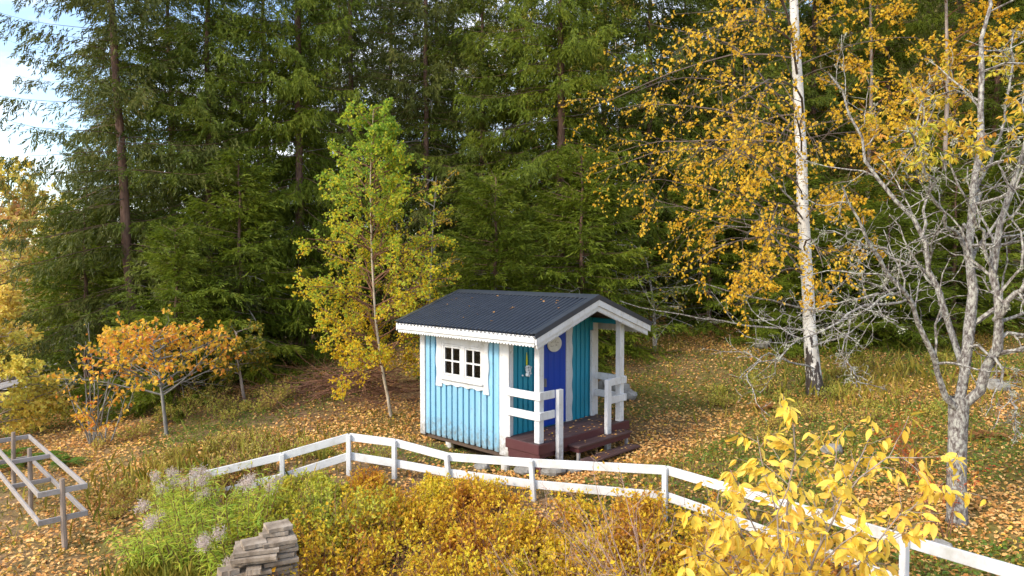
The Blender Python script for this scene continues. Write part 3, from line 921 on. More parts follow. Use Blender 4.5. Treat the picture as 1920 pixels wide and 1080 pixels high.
# lichen-covered gnarled tree at the right
def gnarled():
    rng = np.random.RandomState(71)
    base = at(1795, 988, 6.7)
    base[2] = gz(base[0], base[1]) - .03
    root = thing('gnarled_tree', 'gnarled half-bare tree covered in grey lichen at the right', 'tree', tuple(base))
    tk = resample(poly([(1795, 992, 6.7), (1793, 900, 6.7), (1796, 810, 6.7), (1798, 745, 6.7)]) - base, 10)
    tk[0, 2] = -.1
    MB().tubes(tk, np.interp(np.linspace(0, 1, 10), [0, .1, .7, 1], [.118, .090, .082, .092]), 12).build('trunk', M['lichen_bark'], root, smooth=True)
    limbs = [
        ([(1798, 760, 6.7), (1812, 660, 6.75), (1816, 560, 6.8), (1819, 450, 6.9), (1824, 330, 7.0), (1838, 190, 7.1), (1850, 40, 7.2), (1850, -120, 7.3)], .068, .014),
        ([(1800, 765, 6.68), (1846, 712, 6.6), (1868, 630, 6.5), (1866, 520, 6.45), (1880, 410, 6.4), (1910, 310, 6.35), (1945, 190, 6.3)], .065, .014),
        ([(1866, 600, 6.5), (1905, 555, 6.3), (1960, 500, 6.2), (2010, 420, 6.2)], .035, .012),
        ([(1792, 765, 6.66), (1762, 705, 6.6), (1737, 645, 6.55), (1712, 575, 6.5), (1680, 522, 6.4), (1640, 470, 6.3), (1600, 405, 6.2), (1575, 345, 6.2)], .042, .009),
        ([(1806, 690, 6.75), (1782, 610, 6.9), (1752, 520, 7.0), (1728, 445, 7.1), (1690, 395, 7.2), (1640, 320, 7.3), (1595, 215, 7.4), (1552, 135, 7.5)], .040, .010),
        ([(1700, 548, 6.5), (1650, 560, 6.3), (1600, 600, 6.2), (1578, 655, 6.1), (1612, 728, 6.0)], .016, .005),
        ([(1705, 560, 6.5), (1630, 580, 6.3), (1540, 625, 6.1), (1460, 660, 5.95), (1400, 702, 5.85)], .018, .005),
        ([(1690, 535, 6.5), (1610, 560, 6.6), (1500, 590, 6.7), (1440, 600, 6.8)], .014, .004),
        ([(1818, 650, 6.65), (1868, 680, 6.4), (1900, 740, 6.3), (1918, 815, 6.2)], .018, .006),
        ([(1820, 480, 6.85), (1785, 425, 6.7), (1752, 362, 6.6), (1735, 300, 6.5), (1700, 240, 6.4)], .026, .007),
        ([(1822, 390, 6.95), (1860, 300, 7.2), (1890, 180, 7.4), (1905, 60, 7.5)], .026, .008),
        ([(1752, 520, 7.0), (1690, 480, 7.2), (1620, 455, 7.4), (1545, 430, 7.5)], .020, .006),
        ([(1728, 445, 7.1), (1735, 350, 7.2), (1720, 240, 7.3), (1745, 130, 7.4)], .020, .006),
        ([(1866, 520, 6.45), (1840, 430, 6.3), (1800, 350, 6.2), (1775, 260, 6.1)], .022, .006),
    ]
    bm, low = MB(), MB()
    LP, LR = [], []
    for pts, a, b in limbs:
        P = resample(poly(pts) - base, 14)
        P[1:] += rng.normal(0, .024, (13, 3))
        rd = np.linspace(a * .78, b * .9, 14) * rng.uniform(.88, 1.15, 14)
        o = MB().tubes(P, rd, 8).build('limb', M['lichen_bark'], root, smooth=True)
        LP.append(P)
        LR.append(rd)
    LP, LR = np.array(LP), np.array(LR)
    L1, R1 = kids(rng, LP, LR, 13, .15, 1, .32, 58, 7, .26, .01, .50, rmin=.0055)
    bm.tubes(L1, R1, 4)
    L2, R2 = kids(rng, L1, R1, 5, .12, 1, .45, 55, 6, .28, 0, .6, rmin=.0025)
    bm.tubes(L2, R2, 3)
    L3, R3 = kids(rng, L2, R2, 1, .2, 1, .55, 55, 4, .25, 0, .8, rmin=.003)
    bm.tubes(L3, R3, 3)
    bm.build('twigs', M['lichen_bark'], root)['kind'] = 'stuff'
    # lichen tufts
    tf = MB()
    pk = LP.reshape(-1, 3)[rng.randint(0, LP.shape[0] * 14, 90)]
    c = np.repeat(np.r_[pk, L1.reshape(-1, 3)[rng.randint(0, len(L1) * 7, 110)]], 22, 0)
    tf.leaves(c + rng.normal(0, .013, c.shape), rng.normal(0, 1, c.shape), rng.normal(0, 1, c.shape),   .020, .011)
    tf.build('lichen', M['lichen'], root)['kind'] = 'stuff'
    # rowan leaves on the high outer twigs
    fo = MB()
    hi = np.r_[L2, L3[:, [0, 1, 1, 2, 2, 3]]]
    z = hi[:, 0, 2] + base[2]
    q = hi[(z > 3.6) & (hi[:, 0, 0] + base[0] > 3.7) & (rng.uniform(0, 1, len(hi)) < .42)]
    leaves_on(rng, fo, q, 9, (.05, .085), .42, .6, spread=.8)
    fo.build('crown', M['rowan_leaf'], root)
gnarled()
stem_shrub('small rowan sapling with red leaves beside the lichen-covered trunk', 1775, 960, 6.45, 72, 6, 1.15, .28, M['brown_twig'], M['red_leaf'], 9, (.03, .055), 5, 'rowan_sapling', .006, .4)
stem_shrub('second red-leaved rowan sapling behind the lichen-covered trunk', 1700, 880, 8.0, 73, 4, .8, .3, M['brown_twig'], M['red_leaf'], 9, (.03, .055), 5, 'rowan_sapling', .006, .4)

# ------------------------------------------------------------------ playhouse
HA = R(-44.19)
HB = (-.047, 9.547, 0.0)
house = thing('playhouse', 'small blue wooden playhouse with dark metal roof and white trim', 'playhouse', HB, HA)
Lh, Wh = 1.937, 1.998
RX0, RX1, RS, HE, HR = -2.163, .796, .306, 1.72, 2.167
tanr = (HR - HE) / (RS + Wh / 2)
def roof_z(y):
    return HR - abs(y - Wh / 2) * tanr

def part(name, mat, parent=house, bev=0, **k):
    def _b(mb):
        o = mb.build(name, mat, parent, **k)
        if bev:
            bevel(o, bev)
        return o
    return _b

# wall shells (with a real window opening and a real door opening) and lining
wl = house
W0, W1, WZ0, WZ1 = -1.395, -.487, .965, 1.425
shell = MB()
topz = roof_z(0) - .03
shell.box((-Lh + .02, .012, .02), (W0, .05, topz)).box((W1, .012, .02), (-.02, .05, topz)).box((W0, .012, .02), (W1, .05, WZ0)).box((W0, .012, WZ1), (W1, .05, topz))
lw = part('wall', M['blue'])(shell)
tag(lw, 'blue board wall with the window, sunlight put into its pale colour')
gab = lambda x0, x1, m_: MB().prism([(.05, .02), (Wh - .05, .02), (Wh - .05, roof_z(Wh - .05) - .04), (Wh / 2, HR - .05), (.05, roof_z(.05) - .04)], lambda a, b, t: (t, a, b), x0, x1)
fw = part('wall', M['blue_shade'])(gab(-.05, -.012, 0))
tag(fw, 'blue board wall under the porch roof, shade put into its colour')
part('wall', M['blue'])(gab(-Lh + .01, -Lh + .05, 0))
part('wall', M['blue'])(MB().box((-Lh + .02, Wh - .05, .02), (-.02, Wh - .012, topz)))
part('floor', M['interior'])(MB().box((-Lh + .06, .06, .03), (-.06, Wh - .06, .09)))
part('lining', M['interior'])(MB().box((-Lh + .055, .06, .1), (-Lh + .07, Wh - .06, topz)).box((-Lh + .08, Wh - .07, .1), (-.06, Wh - .055, topz)).box((-.07, .06, .1), (-.055, Wh - .08, topz)))
# cover boards on the window wall
pitch = (Lh - .11 - .16) / 13.0
rngh = np.random.RandomState(5)
for i in range(13):
    x0 = -Lh + .11 + i * pitch + .018
    x1 = x0 + pitch - .040
    zt = topz
    segs = [(0.0 - rngh.uniform(0, .006), zt)]
    if x1 > W0 and x0 < W1:
        segs = [(segs[0][0], WZ0 - .10), (WZ1 + .08, zt)]
    for a, b in segs:
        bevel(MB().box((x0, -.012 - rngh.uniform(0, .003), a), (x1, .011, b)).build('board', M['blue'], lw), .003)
# cover boards on the porch wall
for seg in ((.07, .60), (1.37, 1.91)):
    nbd = 5
    pw = (seg[1] - seg[0]) / nbd
    for i in range(nbd):
        y0 = seg[0] + i * pw + .015
        y1 = y0 + pw - .03
        bevel(MB().box((-.011, y0, .2), (.012 + rngh.uniform(0, .003), y1, roof_z((y0 + y1) / 2) - .06)).build('board', M['blue_shade'], fw), .003)
for i in range(3):
    y0 = .62 + i * .25
    bevel(MB().box((-.011, y0, 1.66), (.012, y0 + .2, roof_z(y0 + .1) - .07)).build('board', M['blue_shade'], fw), .003)
# corner trims
ct = lambda a, b: part('corner_board', M['white'], bev=.004)(MB().box(a, b))
ct((-Lh - .012, -.024, -.03), (-Lh + .105, .011, topz))
ct((-.16, -.026, -.03), (.024, .011, topz))
ct((-.010, .012, -.03), (.027, .068, roof_z(.07) - .05))
ct((-.010, 1.905, .15), (.026, Wh + .02, roof_z(Wh) - .05))
ct((-.12, Wh - .011, 0), (-.011, Wh + .018, roof_z(Wh) - .05))
ct((-Lh - .03, Wh - .1, 0), (-Lh + .01, Wh + .018, roof_z(Wh) - .05))
part('sill_beam', M['under'])(MB().box((-Lh + .03, .03, -.075), (-.03, .12, .018)))
part('sill_beam', M['under'])(MB().box((-Lh + .03, Wh - .12, -.075), (-.03, Wh - .03, .018)))

# window
win = part('window', M['white'])(MB().box((W0 - .005, -.034, WZ0 - .028), (W0 + .028, .05, WZ1 + .026)).box((W1 - .028, -.034, WZ0 - .028), (W1 + .005, .05, WZ1 + .026))
                                 .box((W0 + .028, -.034, WZ1), (W1 - .028, .05, WZ1 + .026)).box((W0 + .028, -.034, WZ0 - .028), (W1 - .028, .05, WZ0 + .004)).box((-.985 + .02, -.034, WZ0 + .004), (-.885 - .002, .05, WZ1)))
for a, b in ((W0 + .030, -.968), (-.884, W1 - .030)):
    z0, z1 = WZ0 + .008, WZ1 - .004
    st = .030
    bevel(MB().box((a, -.030, z0), (a + st, .012, z1)).box((b - st, -.030, z0), (b, .012, z1)).box((a + st, -.030, z0), (b - st, .012, z0 + st)).box((a + st, -.030, z1 - st), (b - st, .012, z1)).build('sash', M['white'], win), .003)
    mx, mz = (a + b) / 2, (z0 + z1) / 2
    MB().box((mx - .013, -.027, z0 + st), (mx + .013, .010, z1 - st)).build('muntin', M['white'], win)
    MB().box((a + st, -.026, mz - .012), (mx - .013, .009, mz + .012)).build('muntin', M['white'], win)
    MB().box((mx + .013, -.026, mz - .012), (b - st, .009, mz + .012)).build('muntin', M['white'], win)
    for xa, xb in ((a + st, mx - .013), (mx + .013, b - st)):
        for za, zb in ((z0 + st, mz - .012), (mz + .012, z1 - st)):
            MB().box((xa, -.012, za), (xb, -.008, zb)).build('pane', M['glass'], win)
def wavy(x_in, x_out, z0, z1, y0, y1, n=26, amp=.022, waves=2):
    """casing board with one wavy edge"""
    pts = [(x_in, z0), (x_in, z1)]
    for i in range(n + 1):
        s = i / n
        pts.append((x_out - math.copysign(amp, x_out - x_in) * (.5 - .5 * math.cos(s * 2 * math.pi * waves)), z1 + (z0 - z1) * s))
    return MB().prism(pts, lambda a, b, t: (a, t, b), y0, y1)
cs = part('window_casing', M['white'])(wavy(W0 - .008, -1.545, .785, 1.60, -.036, -.014))
cs = part('window_casing', M['white'])(wavy(W1 + .008, -.365, .785, 1.60, -.036, -.014))
part('window_casing', M['white'], bev=.003)(MB().box((W0 - .006, -.037, WZ1 + .028), (W1 + .006, -.014, 1.60)))
pts = [(W1 + .006, WZ0 - .03), (W0 - .006, WZ0 - .03)]
for i in range(33):
    s = i / 32
    pts.append((W0 - .006 + (W1 - W0 + .012) * s, WZ0 - .135 + .011 * math.cos(s * 2 * math.pi * 4)))
part('window_casing', M['white'])(MB().prism(pts, lambda a, b, t: (a, t, b), -.036, -.014))
part('window_sill', M['white'], bev=.004)(MB().box((W0 - .015, -.075, WZ0 - .058), (W1 + .015, -.0365, WZ0 - .034)))
# pale strips added inside, standing in for the light window reveal
cu = MB()
for xa, xb in ((W0 + .02, W0 + .17), (-.93, -.80)):
    xs = np.linspace(xa, xb, 24)
    ys = .066 + .006 * np.sin(np.arange(24) * 1.5)
    v = np.concatenate([np.stack([xs, ys, np.full(24, .93)], 1), np.stack([xs, ys, np.full(24, 1.46)], 1)])
    cu.add(v, [(i, i + 1, 25 + i, 24 + i) for i in range(23)])
tag(cu.build('pale_strip', M['pale_strip'], None, HB), 'pale strip added behind the playhouse window in place of its light reveal', 'pale_strip').rotation_euler = (0, 0, HA)

# door and casings
dr = part('door', M['door'], bev=.004)(MB().box((-.008, .675, .27), (.022, 1.215, 1.66)))
for yy in (.81, .945, 1.08):
    MB().box((.0225, yy - .004, .29), (.026, yy + .004, 1.64)).build('groove_bead', M['door'], dr)
MB().box((.026, .715, .86), (.06, .735, .98)).build('handle', M['dead_twig'], dr)
def wavy_v(y_in, y_out, z0, z1, x0, x1):
    pts = [(y_in, z0), (y_in, z1)]
    for i in range(41):
        s = i / 40
        pts.append((y_out - math.copysign(.018, y_out - y_in) * (.5 - .5 * math.cos(s * 2 * math.pi * 4)), z1 + (z0 - z1) * s))
    return MB().prism(pts, lambda a, b, t: (t, a, b), x0, x1)
part('door_casing', M['white'])(wavy_v(1.219, 1.372, .262, 1.70, -.006, .030))
part('door_casing', M['white'])(wavy_v(.671, .585, .262, 1.70, -.006, .030))
part('door_casing', M['white'])(MB().box((-.006, .60, 1.702), (.030, 1.36, 1.76)))

# roof
roof = house
def corr(y0, y1, side):
    n = 36 * 12
    xs = np.linspace(RX0, RX1, n + 1)
    prof = .024 * np.clip(2.0 * np.sin((xs - RX0) / (RX1 - RX0) * 36 * 2 * np.pi) + .5, -1, 1)
    ya, yb = (-RS - .03, Wh / 2) if side < 0 else (Wh / 2, Wh + RS + .03)
    rows = []
    for y in (ya, yb):
        z = roof_z(y) + .032
        rows.append(np.stack([xs, np.full(n + 1, y), z + prof], 1))
    lowr = [r_ - np.array([0, 0, .006]) for r_ in rows]
    v = np.concatenate(rows + lowr)
    k = n + 1
    f = [(i, i + 1, k + i + 1, k + i) for i in range(n)] + [(2 * k + i, 3 * k + i, 3 * k + i + 1, 2 * k + i + 1) for i in range(n)]
    e = (0, 2 * k) if side < 0 else (k, 3 * k)
    f += [(e[0] + i, e[1] + i, e[1] + i + 1, e[0] + i + 1) for i in range(n)]
    return MB().add(v, f)
rf = part('roof', M['roof'])(corr(0, 0, -1))
corr(0, 0, 1).build('roof_sheet', M['roof'], rf)
sl = math.hypot(1, tanr)
def slope_strip(ya, yb, x0, x1, up, th):
    """board lying on the slope from ya to yb"""
    v = []
    for x in (x0, x1):
        for y in (ya, yb):
            for dz in (up, up + th):
                v.append((x, y, roof_z(y) + dz))
    f = [(0, 1, 3, 2), (4, 6, 7, 5), (0, 4, 5, 1), (2, 3, 7, 6), (0, 2, 6, 4), (1, 5, 7, 3)]
    return MB().add(v, f)
for ya, yb in ((Wh / 2 - .13, Wh / 2), (Wh / 2, Wh / 2 + .13)):
    slope_strip(ya, yb, RX0 - .01, RX1 + .012, .058, .006).build('ridge_cap', M['roof'], rf)
for ya, yb in ((-RS - .035, Wh / 2 - .132), (Wh / 2 + .132, Wh + RS + .035)):
    slope_strip(ya, yb, RX1 - .085, RX1 + .012, .059, .005).build('edge_flashing', M['roof'], rf)
    slope_strip(ya, yb, RX0 - .012, RX0 + .085, .059, .005).build('edge_flashing', M['roof'], rf)
for ya, yb in ((-RS - .035, Wh / 2), (Wh / 2, Wh + RS + .035)):
    slope_strip(ya, yb, RX1 + .0125, RX1 + .018, -.012, .074).build('edge_flashing', M['roof'], rf)
# boarding under the sheets
for ya, yb in ((-RS + .01, Wh / 2 - .002), (Wh / 2 + .002, Wh + RS - .01)):
    slope_strip(ya, yb, RX0 + .02, RX1 - .03, -.018, .022).build('sheathing', M['under'], rf)
# barge boards with scalloped trim, and eave boards
def barge(x0, x1, drop0, drop1, yo, name, mat, scal=0):
    for sgn in (-1, 1):
        n = 46 if scal else 1
        top, bot = [], []
        ys = np.linspace(0, Wh / 2 + yo, n * 6 + 1 if scal else 2)
        for j, q in enumerate(ys):
            y = Wh / 2 + sgn * q
            z = HR - q * tanr
            sc_ = scal * abs(math.sin(j * math.pi / 6)) if scal else 0
            top.append((x0, y, z - drop0))
            bot.append((x0, y, z - drop1 - sc_))
        m_ = len(ys)
        v = top + bot + [(x1, b, c) for a, b, c in top] + [(x1, b, c) for a, b, c in bot]
        f = []
        for j in range(m_ - 1):
            f += [(j, j + 1, m_ + j + 1, m_ + j), (2 * m_ + j, 3 * m_ + j, 3 * m_ + j + 1, 2 * m_ + j + 1), (j, 2 * m_ + j, 2 * m_ + j + 1, j + 1), (m_ + j, m_ + j + 1, 3 * m_ + j + 1, 3 * m_ + j)]
        f += [(0, m_, 3 * m_, 2 * m_), (m_ - 1, 3 * m_ - 1, 4 * m_ - 1, 2 * m_ - 1)]
        MB().add(v, f).build(name, mat, rf)
barge(RX1 - .012, RX1 + .012, -.012, .098, RS + .01, 'barge_board', M['white'])
barge(RX1 - .034, RX1 - .0125, .06, .150, RS - .03, 'scalloped_trim', M['white'], .028)
barge(RX0 + .012, RX0 - .012, -.012, .098, RS + .01, 'barge_board', M['white'])
for y, sgn in ((-RS, -1), (Wh + RS, 1)):
    MB().box((RX0 + .0125, min(y, y + sgn * .022), HE - .075), (RX1 - .0125, max(y, y + sgn * .022), HE + .012)).build('eave_board', M['white'], rf)
    n = 50
    xs = np.linspace(RX0 + .02, RX1 - .035, n * 6 + 1)
    yi, yo_ = y - sgn * .003, y - sgn * .022
    top = [(x, yi, HE - .01) for x in xs]
    bot = [(x, yi, HE - .112 - .024 * abs(math.sin(j * math.pi / 6))) for j, x in enumerate(xs)]
    m_ = len(xs)
    v = top + bot + [(a, yo_, c) for a, b, c in top] + [(a, yo_, c) for a, b, c in bot]
    f = []
    for j in range(m_ - 1):
        f += [(j, j + 1, m_ + j + 1, m_ + j), (2 * m_ + j, 3 * m_ + j, 3 * m_ + j + 1, 2 * m_ + j + 1), (m_ + j, m_ + j + 1, 3 * m_ + j + 1, 3 * m_ + j)]
    MB().add(v, f).build('scalloped_trim', M['white'], rf)
# porch beams and posts
PX = .575
part('porch_beam', M['blue_shade'])(MB().box((.03, Wh - .13, roof_z(Wh - .08) - .115), (RX1 - .05, Wh - .05, roof_z(Wh - .05) - .030)))
part('porch_beam', M['blue_shade'])(MB().box((.03, -.05, roof_z(-.05) - .125), (RX1 - .05, .03, roof_z(-.05) - .028)))
part('rafter_end', M['pale_strip'], bev=.003)(MB().box((.03, Wh / 2 + .28, 1.86), (.10, Wh / 2 + .35, 1.95)))
DZ = .262
for (y0, y1) in ((-.055, .04), (1.785, 1.88)):
    part('porch_post', M['white'], bev=.005)(MB().box((PX - .045, y0, DZ + .002), (PX + .048, y1, roof_z(y0) - .10)))
# deck
deck = part('deck', M['deck_side'])(MB().box((.03, -.05, .06), (.62, .0, DZ - .03)).box((.03, 1.90, .06), (.62, 1.95, DZ - .03)).box((.55, .002, .06), (.62, 1.898, DZ - .03)))
for i in range(6):
    x0 = .028 + i * .1015
    bevel(MB().box((x0, -.085, DZ - .028), (x0 + .095, 1.975, DZ)).build('deck_board', M['deck'], deck), .004)
bevel(MB().box((.03, -.098, DZ - .135), (.652, -.0855, DZ - .004)).build('fascia_board', M['deck_side'], deck), .003)
bevel(MB().box((.07, -.082, DZ - .255), (.652, -.060, DZ - .138)).build('fascia_board', M['deck_side'], deck), .003)
bevel(MB().box((.638, -.0845, DZ - .135), (.653, 1.99, DZ - .004)).build('fascia_board', M['deck_side'], deck), .003)
bevel(MB().box((.03, 1.9755, DZ - .135), (.637, 1.99, DZ - .004)).build('fascia_board', M['deck_side'], deck), .003)
for yy in (.05, 1.9):
    MB().box((.50, yy - .04, -.35), (.58, yy + .04, DZ - .14)).build('leg', M['deck_side'], deck)
# platform step and lower step
st1 = part('step', M['deck_side'])(MB().box((.66, .53, .07), (.83, .56, .135)).box((.66, 1.72, .07), (.83, 1.75, .135)).box((.79, .561, .07), (.83, 1.719, .135)))
for i in range(2):
    bevel(MB().box((.656 + i * .098, .50, .137), (.750 + i * .098, 1.78, .165)).build('step_board', M['deck'], st1), .004)
for yy in (.56, 1.70):
    bevel(MB().box((.775, yy - .02, -.30), (.815, yy + .02, .068)).build('leg', M['grey_wood'], st1), .003)
st2 = part('step', M['deck_side'])(MB().box((.87, .56, -.16), (1.03, .60, -.035)).box((.87, 1.62, -.16), (1.03, 1.66, -.035)))
for i in range(2):
    bevel(MB().box((.855 + i * .098, .52, -.033), (.949 + i * .098, 1.70, -.003)).build('step_board', M['deck'], st2), .004)
# railings
def rail(a, b):
    part('handrail', M['white'], bev=.005)(MB().box(a, b))
for z0, z1 in ((.845, .955), (.575, .685)):
    rail((.03, -.082, z0), (.655, -.0565, z1))
    rail((.6245, -.056, z0 + .002), (.650, .235, z1 + .002))
    rail((.03, 1.882, z0), (.655, 1.908, z1))
    rail((.6245, 1.435, z0 + .002), (.650, 1.880, z1 + .002))
for y0, y1, zz in ((.236, .336, .962), (1.335, 1.434, .962)):
    part('newel_post', M['white'], bev=.005)(MB().box((.655, y0, -.25), (.715, y1, zz)))
part('wall_post', M['white'], bev=.004)(MB().box((.028, -.056, DZ + .002), (.075, -.027, .955)))
part('wall_post', M['white'], bev=.004)(MB().box((.028, 1.80, DZ + .002), (.070, 1.881, 1.62)))
# pillars under the sill
def pillar(x, y, zb):
    MBp = MB()
    n = 12
    a = np.arange(n) * 2 * np.pi / n
    P = np.array([(x, y, zb), (x, y, -.076)])
    MBp.tubes(P, np.array([.075, .065]), 12)
    MBp.add([(x + .065 * math.cos(q), y + .065 * math.sin(q), -.076) for q in a], [tuple(range(n))])
    return part('pillar', M['concrete'])(MBp)
for q in ((-1.36, .09, -.5), (-.13, .07, -.6), (-1.8, 1.9, -.4), (-.2, 1.9, -.4)):
    pillar(*q)

def in_house(x, y, z):
    v = Matrix.Rotation(HA, 4, 'Z') @ Vector((x, y, z)) + Vector(HB)
    return tuple(v)

# oval sign on the door and hanging ornament on the wall
sg = thing('door_sign', 'oval cream sign with faded lettering on the blue door', 'sign', in_house(.034, .93, 1.475), HA)
n = 36
pts = [(.155 * math.cos(2 * math.pi * i / n), .118 * math.sin(2 * math.pi * i / n)) for i in range(n)]
bevel(MB().prism(pts, lambda a, b, t: (t, a, b), 0.0, .016).build('board', M['sign'], sg), .003)
for j, (zz, wds) in enumerate(((.030, (-.07, -.03, .005, .045, .08)), (-.022, (-.06, -.02, .02, .055)))):
    tx = MB()
    rg = np.random.RandomState(80 + j)
    for y in wds:
        p0 = grow(rg, np.array([[.0185, y - .014, zz - .012]]), np.array([[0, .6, .8]]), .055, 7, .7, 0)
        p0[..., 0] = .0185
        tx.tubes(p0, np.full((1, 7), .0032), 4)
    tx.build('lettering', M['sign_ink'], sg)
orn = thing('hanging_ornament', 'white shell ornament hanging on a yellow ribbon beside the door', 'ornament', in_house(.03, .335, 1.06), HA)
rb = MB().tubes(np.array([(0, 0, .16), (.004, -.006, .24), (.0, .004, .34)]), np.array([.010, .008, .005]), 5)
rb.tubes(np.array([(0, .008, .14), (.004, .010, .22), (.0, .003, .33)]), np.array([.006, .007, .004]), 5)
rb.build('ribbon', M['yellow_ribbon'], orn)
rg = np.random.RandomState(9)
bl = MB()
for i in range(34):
    c = np.array([.018 + rg.uniform(0, .025), rg.normal(0, .026), rg.uniform(.005, .15)])
    r_ = rg.uniform(.014, .022)
    th = np.linspace(0, np.pi, 6)
    bl.tubes(np.stack([np.full(6, c[0]), np.full(6, c[1]), c[2] - r_ * np.cos(th)], 1), np.maximum(r_ * np.sin(th), .001), 7)
bl.build('shells', M['foam'], orn, smooth=True)

# leaves lying on the roof
lm = MB().leaves(np.zeros((1, 3)), np.array([[1., 0, 0]]), np.array([[0, 0, 1.]]), .05, .042, .12, True, .1).mesh('fallen_leaf', M['litter'])
rg = np.random.RandomState(17)
for i in range(17):
    x, y = rg.uniform(RX0 + .2, RX1 - .2), rg.uniform(-.2, .85)
    o = put('fallen_leaf', lm, None, in_house(x, y, roof_z(y) + .060), (R(18.9) * .8, 0, rg.uniform(0, 6.28)))
    tag(o, 'pale fallen leaf lying on the dark metal roof', 'leaf', 'fallen leaves on the playhouse roof')
dl = MB()
p = np.stack([rg.uniform(.05, .62, 60), rg.uniform(.1, 1.9, 60), np.full(60, DZ + .008)], 1)
p = np.r_[p, np.stack([rg.uniform(.66, .83, 18), rg.uniform(.55, 1.7, 18), np.full(18, .172)], 1), np.stack([rg.uniform(.87, 1.02, 18), rg.uniform(.55, 1.66, 18), np.full(18, .004)], 1)]
a = rg.uniform(0, 6.28, len(p))
dl.leaves(p, np.stack([np.cos(a), np.sin(a), 0 * a], 1), np.array([[0, 0, 1.]]) + rg.normal(0, .25, p.shape), rg.uniform(.03, .055, len(p)), rg.uniform(.025, .04, len(p)), .12)
o = dl.build('fallen_leaves', M['litter'], None, HB)
o.rotation_euler = (0, 0, HA)
tag(o, 'fallen leaves strewn over the porch deck and steps', 'leaves', kind='stuff')

# ------------------------------------------------------------------ stones
def rock(label, px, py, d, s, seed, flat=.7, sink=.3):
    rg = np.random.RandomState(seed)
    c = at(px, py, d)
    c[2] = gz(c[0], c[1]) + s * flat * (1 - sink) * .5
    nu, nv = 14, 9
    v = []
    dirs = unit(rg.normal(0, 1, (9, 3)))
    cut = rg.uniform(.62, .95, 9)
    for j in range(nv):
        th = math.pi * j / (nv - 1)
        for i in range(nu):
            ph = 2 * math.pi * i / nu
            q = np.array([math.sin(th) * math.cos(ph), math.sin(th) * math.sin(ph), math.cos(th)])
            r_ = min(1.0, float(np.min(np.where(dirs @ q > .05, cut / np.maximum(dirs @ q, .05), 9))))
            v.append(q * r_ * s * .5 * np.array([1.15, .95, flat]) + rg.normal(0, .012 * s, 3) * (0 < j < nv - 1))
    f = [(j * nu + i, j * nu + (i + 1) % nu, (j + 1) * nu + (i + 1) % nu, (j + 1) * nu + i) for j in range(nv - 1) for i in range(nu)]
    o = MB().add(v, f).build('rock', M['stone'], None, tuple(c))
    return tag(o, label, 'rock', 'fieldstones')
for a in [('grey stone left of the pillar under the playhouse front corner', 905, 884, 9.5, .22, 1), ('grey stone just right of the pillar under the front corner', 985, 890, 9.25, .28, 2),
          ('grey stone under the porch beside the newel post', 1035, 890, 9.2, .34, 3), ('small stone behind the fence below the steps', 1075, 885, 9.3, .24, 4),
          ('grey boulder seen between the right porch posts', 1150, 700, 12.6, .55, 5), ('pale boulder just right of the right porch post', 1178, 712, 12.4, .30, 6),
          ('grey boulder at the dark forest edge left of the white birch', 1432, 618, 14.8, .42, 7), ('stone in the grass right of the lichen-covered tree', 1870, 735, 10.4, .32, 8),
          ('flat stone half buried behind the fence at lower right', 1560, 835, 8.8, .26, 9),
          ('small stone on leaves in front of the fence corner at bottom right', 1760, 1040, 6.1, .25, 11)]:
    rock(*a)

# ------------------------------------------------------------------ white fence
fpts = [(363, 888, 8.6), (530, 848, 8.75), (655, 812, 8.9), (742, 823, 8.75), (840, 849, 8.5), (998, 860, 8.1), (1250, 873, 7.5), (1478, 938, 6.35), (1703, 1003, 5.3), (1985, 1083, 4.35)]
FP = [at(*q) for q in fpts]
fence = thing('fence', 'low white two-rail wooden fence running in front of the playhouse', 'fence', tuple(FP[2] - np.array([0, 0, .55])))
f0 = np.array(fence.location)
low_drop = [.27, .27, .25, .265, .20, .255, .29, .32, .34, .34]
for i in range(len(FP) - 1):
    a, b = FP[i] - f0, FP[i + 1] - f0
    t = unit(b - a)
    rh = .100
    for dr_a, dr_b in ((0, 0), (low_drop[i], low_drop[i + 1])):
        bevel(MB().beam(a + t * .003 - np.array([0, 0, dr_a + rh / 2]), b - t * .003 - np.array([0, 0, dr_b + rh / 2]), .024, rh).build('rail', M['white_rail'], fence), .004)
for i, p in enumerate(FP):
    tdir = unit(FP[min(i + 1, len(FP) - 1)] - FP[max(i - 1, 0)])
    nrm = np.array([tdir[1], -tdir[0], 0])
    if nrm[1] > 0:
        nrm = -nrm
    c = p - f0 + nrm * .043
    g = gz(p[0], p[1]) - .25 - f0[2]
    tilt = np.array([.05, 0, 0]) if i in (4, 5) else np.zeros(3)
    bevel(MB().beam((c[0] + tilt[0], c[1], g), (c[0], c[1], c[2] - .012), .055, .055, up=tuple(tdir)).build('post', M['white_rail'], fence), .005)

